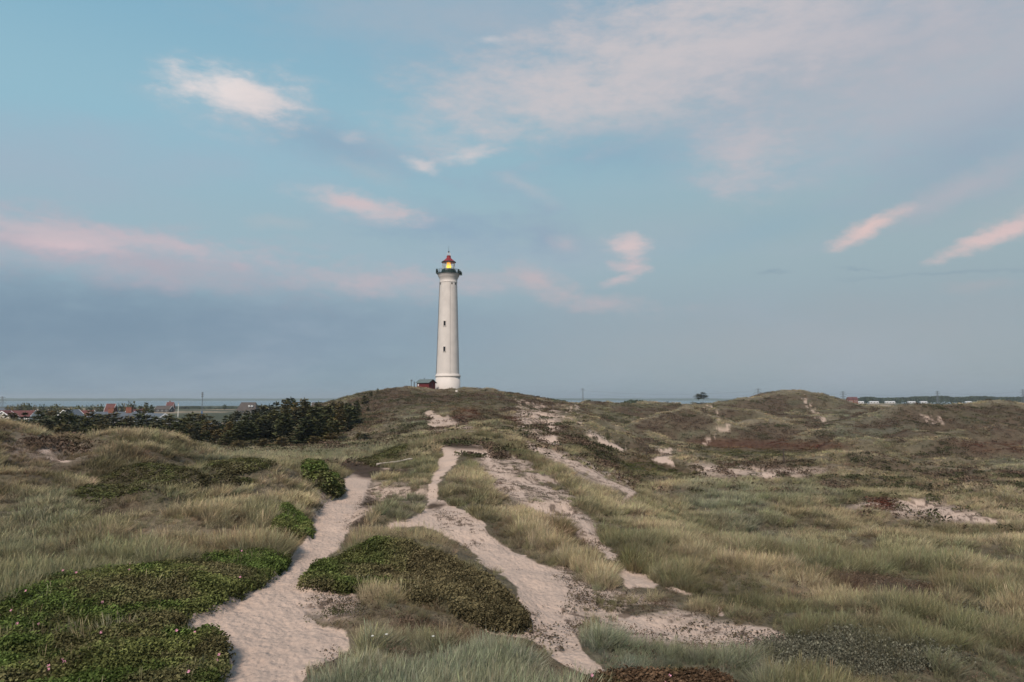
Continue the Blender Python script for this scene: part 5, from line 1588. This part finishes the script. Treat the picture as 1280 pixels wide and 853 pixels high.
def house(px_, d_, w, dp, hw, hr, rz, mwall_, mroof, label, name='house', cat='house', chim=(), dormer=False, trim=True, wins=3, zoff=0.0, hip=0.0):
    x_, y_ = at(px_, d_); zb = gz(x_, y_) + zoff
    o = empty(name, (x_, y_, zb), R(rz)); tag(o, label, cat)
    wv = [(-w / 2, -dp / 2, -2), (w / 2, -dp / 2, -2), (w / 2, dp / 2, -2), (-w / 2, dp / 2, -2), (-w / 2, -dp / 2, hw), (w / 2, -dp / 2, hw), (w / 2, dp / 2, hw), (-w / 2, dp / 2, hw), (-w / 2 + hip, 0, hr - .05), (w / 2 - hip, 0, hr - .05)]
    mesh_obj('wall', wv, [(0, 1, 5, 4), (2, 3, 7, 6), (1, 2, 6, 9, 5), (3, 0, 4, 8, 7), (0, 3, 2, 1)], mwall_, o)
    rb = MB(); ov = .4
    for s in (-1, 1):
        e = dp / 2 + ov; ze = hw - ov * (hr - hw) / (dp / 2)
        a = [(-w / 2 - ov, s * e, ze), (w / 2 + ov, s * e, ze), (w / 2 + ov - hip, 0, hr), (-w / 2 - ov + hip, 0, hr)]
        b = [(p[0], p[1], p[2] + .18) for p in a]
        rb.add(a + b, [(0, 1, 2, 3), (7, 6, 5, 4), (0, 4, 5, 1), (1, 5, 6, 2), (2, 6, 7, 3), (3, 7, 4, 0)])
    if hip:
        for s in (-1, 1):
            e = w / 2 + ov
            rb.add([(s * e, -dp / 2 - ov, hw - .2), (s * e, dp / 2 + ov, hw - .2), (s * (e - hip), 0, hr + .17)], [(0, 1, 2)])
    ro = rb.build('roof', mroof, o)
    for (cx, cw, ch, mc) in chim:
        MB().box((cx, 0, hr + ch / 2 - .6), (cw, cw * .8, ch + 1.2)).box((cx, 0, hr + ch + .06), (cw + .15, cw * .8 + .15, .14)).build('chimney', mc, ro)
    if trim and not hip:
        for sx in (-1, 1):
            for s in (-1, 1):
                e = dp / 2 + ov; ze = hw - ov * (hr - hw) / (dp / 2); X = sx * (w / 2 + ov + .03)
                a = [(X, s * e, ze - .15), (X, 0, hr - .15), (X, 0, hr + .25), (X, s * e, ze + .25)]
                b = [(X + sx * .08, p[1], p[2]) for p in a]
                mesh_obj('verge_board', a + b, [(0, 1, 2, 3), (7, 6, 5, 4), (0, 4, 5, 1), (1, 5, 6, 2), (2, 6, 7, 3), (3, 7, 4, 0)], mframe, o)
    for i in range(wins):
        wx = (-.5 + (i + .5) / wins) * w * .9
        f = MB().box((wx, -dp / 2 - .03, hw * .58), (1.3, .08, 1.2)).build('window', mframe, o)
        MB().box((wx, -dp / 2 - .08, hw * .58), (1.05, .04, .95)).build('pane', mpane, f)
    for sx in (-1, 1):
        f = MB().box((sx * (w / 2 + .03), 0, hw * .6), (.08, 1.3, 1.2)).build('window', mframe, o)
        MB().box((sx * (w / 2 + .08), 0, hw * .6), (.04, 1.05, .95)).build('pane', mpane, f)
    return o


house(22, 300, 14, 7, 2.4, 4.6, 4, mwallw, mrt, 'long red-roofed house at the far left beyond the pines', zoff=.6)
house(9, 292, 3.5, 7, 2.4, 4.4, 82, mwallw, mrt, 'red cross gable with white verges on the long red-roofed house', zoff=.6, wins=1)
house(2, 420, 9, 6, 3, 5.5, 20, mwallw, mslate, 'white-walled low house by the leftmost pylon')
house(14, 410, 5, 5, 2.4, 4, 0, mwallw, mslate, 'small white outbuilding behind the long red roof')
house(90, 260, 5, 7, 2.8, 5.2, 70, mwallw, mslate, 'house gable with white verges showing between two dark trees', zoff=.5)
house(107, 280, 6, 7, 2.6, 5.0, 10, mwallw, mrt, 'small red-roofed house left of the tall red roof', zoff=.3)
house(139.5, 330, 3.4, 4.4, 4.6, 8.0, 3, mrt2, mrt, 'tall narrow house with red roof rising over the village', wins=2, zoff=.0)
house(147, 262, 17, 7, 2.8, 5.0, 6, mwallw, mslate, 'long slate-roofed house with two big orange brick chimneys', chim=((-1.8, 1.9, 1.5, mrt2), (4.3, 1.9, 1.7, mrt2)), zoff=.1)
house(169, 300, 5.5, 6, 3.2, 5.4, 60, mwallw, mrt, 'house with white gable just right of the second brick chimney', zoff=.3)
house(180, 280, 6, 6, 3, 5.3, 0, mwallw, mslate, 'slate-roofed house with a small orange chimney under the gaunt pines', chim=((.3, 1.2, 1.2, mrt2),), zoff=.1)
house(196, 212, 10, 8, 2.0, 4.7, -38, mwallw, mslate, 'dark-roofed house with white gable at the right end of the village', zoff=.2)
house(206, 600, 12, 8, 2.6, 5.2, 0, mdkwall, mthatch, 'long low brown house left of the red-roofed far cottage')
house(213.5, 620, 5.5, 6, 3.5, 8.0, 5, mrt2, mrt, 'far red-roofed cottage standing alone on the field by the flagpole', chim=((-.5, .8, 1.2, mrt2),))
house(311, 560, 14.5, 9, 2.6, 8.4, -4, mdkwall, mthatch, 'large dark thatched farmhouse with white dormer windows near the water', hip=1.8)
for wx in (2.2, 4.4):
    o = [q for q in bpy.data.objects if q.get('label', '').startswith('large dark thatched')][0]
    f = MB().box((wx, -3.4, 5.6), (1.3, 1.6, 1.3)).build('dormer', mframe, o)
    MB().box((wx, -4.23, 5.6), (.6, .05, .7)).build('pane', mpane, f)
house(266, 190, 3.4, 4, 1.6, 3.2, 8, mdkwall, mslate, 'small blue-grey roofed hut half hidden behind the pines right of the mast', name='hut', wins=1)
house(405, 330, 10, 7, 4.5, 8.5, 0, mrt2, mthatch, 'brown-roofed house peeking over the belt below the lighthouse dune', zoff=1)
house(307, 172, 4.2, 4, 2.4, 3.6, 20, mwallw, mslate, 'little white-walled cabin glimpsed between the trunks of the belt', name='cabin', wins=1)

# flagpole and radio mast
x_, y_ = at(223.3, 240); zb = gz(x_, y_)
o = empty('flagpole', (x_, y_, zb)); tag(o, 'tall white flagpole behind the pines', 'flagpole')
hp = pix(223, 505)[1] * 240 + EYE - zb
MB().tube((0, 0, 0), (0, 0, hp), .15, .07, n=8).build('pole', mat('white_pole', (.78, .76, .70), .5), o)
MB().box((0, 0, .3), (.6, .6, .6)).build('base', mgrey, o)
MB().lathe([(0, hp), (.16, hp + .1), (0, hp + .25)], 8).build('finial', mat('gilt', (.55, .40, .12), .4), o)
x_, y_ = at(253, 420); zb = gz(x_, y_)
o = empty('radio_mast', (x_, y_, zb)); tag(o, 'slim grey radio mast with a blue foot by the far field', 'mast')
hp = pix(253, 491)[1] * 420 + EYE - zb; hb = pix(253, 514)[1] * 420 + EYE - zb
MB().tube((0, 0, 0), (0, 0, hb), .42, .36, n=8).build('foot', mat('blue_paint', (.03, .12, .28), .5), o)
lm = MB()
for k in range(3):
    a = k * 2.094; lm.tube((.28 * math.cos(a), .28 * math.sin(a), hb), (.18 * math.cos(a), .18 * math.sin(a), hp), .07, n=4)
for i in range(12):
    z = hb + (hp - hb) * i / 12; a = i * 2.094; b = a + 2.094; z2 = z + (hp - hb) / 12
    lm.tube((.25 * math.cos(a), .25 * math.sin(a), z), (.25 * math.cos(b), .25 * math.sin(b), z2), .04, n=4)
mmast = mat('mast_grey', (.13, .15, .17), .6)
lm.build('lattice', mmast, o)
for zz in (.99, .90, .80):
    MB().box((0, -.1, hb + (hp - hb) * zz), (.9, .5, .8)).build('antenna', mmast, o)

# power pylons
mpyl = mat('pylon_steel', (.16, .18, .20), .5)


def pylon(px_, d_, ytop, label, arms=3, thin=False):
    x_, y_ = at(px_, d_); zb = gz(x_, y_); hp = pix(px_, ytop)[1] * d_ + EYE - zb
    o = empty('power_pylon', (x_, y_, zb)); tag(o, label, 'pylon')
    b = MB(); w0 = .9 if thin else 1.5; w1 = .35
    th = .09 * d_ / 600
    for (sx, sy) in ((-1, -1), (1, -1), (1, 1), (-1, 1)):
        b.tube((sx * w0, sy * w0, 0), (sx * w1, sy * w1, hp), th, n=4)
    n_ = 10
    for i in range(n_):
        f0, f1 = i / n_, (i + 1) / n_; a = w0 + (w1 - w0) * f0; c = w0 + (w1 - w0) * f1
        for (s, t) in (((-a, -a), (c, -c)), ((a, -a), (-c, -c)), ((-a, a), (c, c)), ((a, a), (-c, c))):
            b.tube((s[0], s[1], hp * f0), (t[0], t[1], hp * f1), th * .6, n=3)
    b.build('lattice', mpyl, o)
    for k in range(arms):
        z = hp * (.95 - .17 * k); w_ = (2.4, 3.6, 3.0)[k] * (.6 if thin else 1)
        a = MB().tube((-w_, 0, z), (w_, 0, z), th * 1.2, n=4).tube((-w_, 0, z), (0, 0, z + .9), th * .8, n=3).tube((w_, 0, z), (0, 0, z + .9), th * .8, n=3)
        ar = a.build('crossarm', mpyl, o)
        for s in (-1, 1):
            MB().tube((s * w_, 0, z), (s * w_, 0, z - 1.0), .12, n=5).build('insulator', mgrey, ar)
    return x_, y_, zb, hp


pyls = [pylon(3, 600, 496, 'power pylon at the far left edge beyond the red roofs'),
        pylon(728.5, 620, 485.5, 'slim power pylon on the skyline right of the lighthouse dune', arms=1, thin=True),
        pylon(948, 560, 486, 'power pylon left of the highest right-hand dune'),
        pylon(1054, 800, 489.5, 'faint pylon just right of the highest right-hand dune'),
        pylon(1172, 900, 489, 'pylon standing in front of the distant forest'),
        pylon(1279, 850, 487, 'pylon at the right edge of the view')]
# sagging wires between the pylons to the right of the lighthouse
for (a, b, lab) in ((1, 2, 'thin overhead wires sagging between the slim pylon and the next'), (2, 3, 'thin overhead wires crossing behind the highest right-hand dune'), (3, 4, 'thin overhead wires left of the forest pylon'), (4, 5, 'thin overhead wires right of the forest pylon')):
    A, B = pyls[a], pyls[b]; w = MB()
    for (fz, off) in ((.95, -2), (.95, 2), (.78, 3)):
        prev = None
        for i in range(13):
            t = i / 12
            p = (A[0] + (B[0] - A[0]) * t + off, A[1] + (B[1] - A[1]) * t, (A[2] + A[3] * fz) * (1 - t) + (B[2] + B[3] * fz) * t - 3.0 * 4 * t * (1 - t) - 1)
            if prev: w.tube(prev, p, .03, n=3, cap=False)
            prev = p
    o = w.build('overhead_wires', mpyl); tag(o, lab, 'power line')

# ------------------------------------------------------------------ camp site and forest on the right
mcar = mat('white_caravan', (.50, .50, .50), .5)
camps = [(1075, 8, 'leftmost'), (1092, 11, 'second from the left'), (1112, 12, 'third from the left'), (1139, 9, 'fourth from the left'), (1154, 8, 'just left of the forest pylon'), (1210, 7, 'left one behind the right-hand dune crest'), (1232, 14, 'long one behind the right-hand dune crest'), (1246, 9, 'rightmost')]
for (px_, w_, wh) in camps:
    d_ = 880
    x_, y_ = at(px_, d_); zt = pix(px_, 501.8)[1] * d_ + EYE; zb = gz(x_, y_)
    W = w_ * d_ / F_PX
    o = empty('mobile_home', (x_, y_, zb)); tag(o, 'white mobile home at the far camp site, ' + wh, 'mobile home', 'white mobile homes at the far camp site')
    hh = zt - zb
    b0 = hh - 3.2
    MB().box((0, 0, b0 + 1.4), (W, 3.5, 2.4)).build('body', mcar, o)
    MB().add([(-W / 2 - .2, -2, hh - .6), (W / 2 + .2, -2, hh - .6), (W / 2 + .2, 2, hh - .6), (-W / 2 - .2, 2, hh - .6), (-W / 2, 0, hh), (W / 2, 0, hh)], [(0, 1, 5, 4), (2, 3, 4, 5), (1, 2, 5), (3, 0, 4), (0, 3, 2, 1)]).build('roof', mframe, o)
    for k in range(max(2, int(W / 3))):
        MB().box((-W / 2 + (k + .5) * W / max(2, int(W / 3)), -1.78, b0 + 1.6), (1.0, .06, .8)).build('window', mpane, o)
    for sx in (-.4, .4):
        MB().box((sx * W, 0, b0 / 2 - .5), (.6, 3.0, b0 + 1.6)).build('support', mdkwall, o)
for (px_, wh) in ((1062, 'left'), (1068, 'right')):
    house(px_, 870, 6, 5, 5.2, 7.8, 10, mrt2, mrt, 'tiny red-roofed house at the %s of the pair by the camp site' % wh, wins=2, trim=False)


def forest(name, px0, px1, d0, d1, ytop, n_, label, hmin=7):
    rd = random.Random(5)
    vs, fs = [], []
    for i in range(n_):
        p_ = rd.uniform(px0, px1); d_ = rd.uniform(d0, d1)
        x_, y_ = at(p_, d_)
        zb = -2.0 if d_ > 1300 else 5.0
        yt = ytop + 1.8 * (fbm(np.array([p_ / 22.0]), np.array([.5]), 7, 3)[0] - .5) * 2 + rd.uniform(0, 1.6)
        e = min((p_ - px0) / 14, (px1 - p_) / 14, 1); yt += 4 * (1 - e)
        zt = pix(p_, yt)[1] * d_ + EYE
        h_ = max(zt - zb, 2)
        w_ = rd.uniform(2.5, 5)
        for q in range(16):
            c = Vector((x_ + rd.gauss(0, w_ * .45), y_ + rd.gauss(0, w_ * .45), zb + h_ * (1 - abs(rd.gauss(0, .33)))))
            if c.z > zt: c.z = zt - rd.random()
            u = Vector((rd.gauss(0, 1), rd.gauss(0, .4), rd.gauss(0, .7))).normalized(); w2 = u.cross(Vector((0, 1, .3))).normalized()
            s = rd.uniform(.6, 1.5); k = len(vs)
            vs += [tuple(c - u * s), tuple(c - w2 * s), tuple(c + u * s), tuple(c + w2 * s)]; fs.append((k, k + 1, k + 2, k + 3))
    o = mesh_obj(name, vs, fs, mat('forest_green', (.045, .060, .036), .9, noise=.4, nscale=.05))
    tag(o, label, kind='stuff')


forest('distant_forest', 1066, 1420, 1080, 1250, 496.2, 1500, 'dark distant conifer wood on the right horizon')
forest('distant_grove', 646, 702, 420, 470, 499.6, 260, 'low dark grove just right of the lighthouse dune')
forest('distant_hedge', 775, 812, 420, 470, 501.5, 120, 'low dark scrub on the skyline in the middle distance')
forest('shore_scrub', 180, 320, 820, 1150, 509.3, 700, 'dark scrub along the near shore of the fjord')

# ------------------------------------------------------------------ haze
HAZE = 0.00015
if HAZE:
    hb_ = MB().box((0, 0, 28.3), (30000, 30000, 65.4))
    hz_ = hb_.build('haze', None)
    mh = bpy.data.materials.new('haze'); mh.use_nodes = True
    t = mh.node_tree; t.nodes.clear()
    oo = t.nodes.new('ShaderNodeOutputMaterial'); pv = t.nodes.new('ShaderNodeVolumePrincipled')
    pv.inputs['Color'].default_value = (.78, .86, .92, 1); pv.inputs['Density'].default_value = HAZE; pv.inputs['Anisotropy'].default_value = 0.2
    t.links.new(pv.outputs[0], oo.inputs['Volume'])
    hz_.data.materials.append(mh)
    tag(hz_, 'thin blue evening haze over the fjord', kind='stuff')
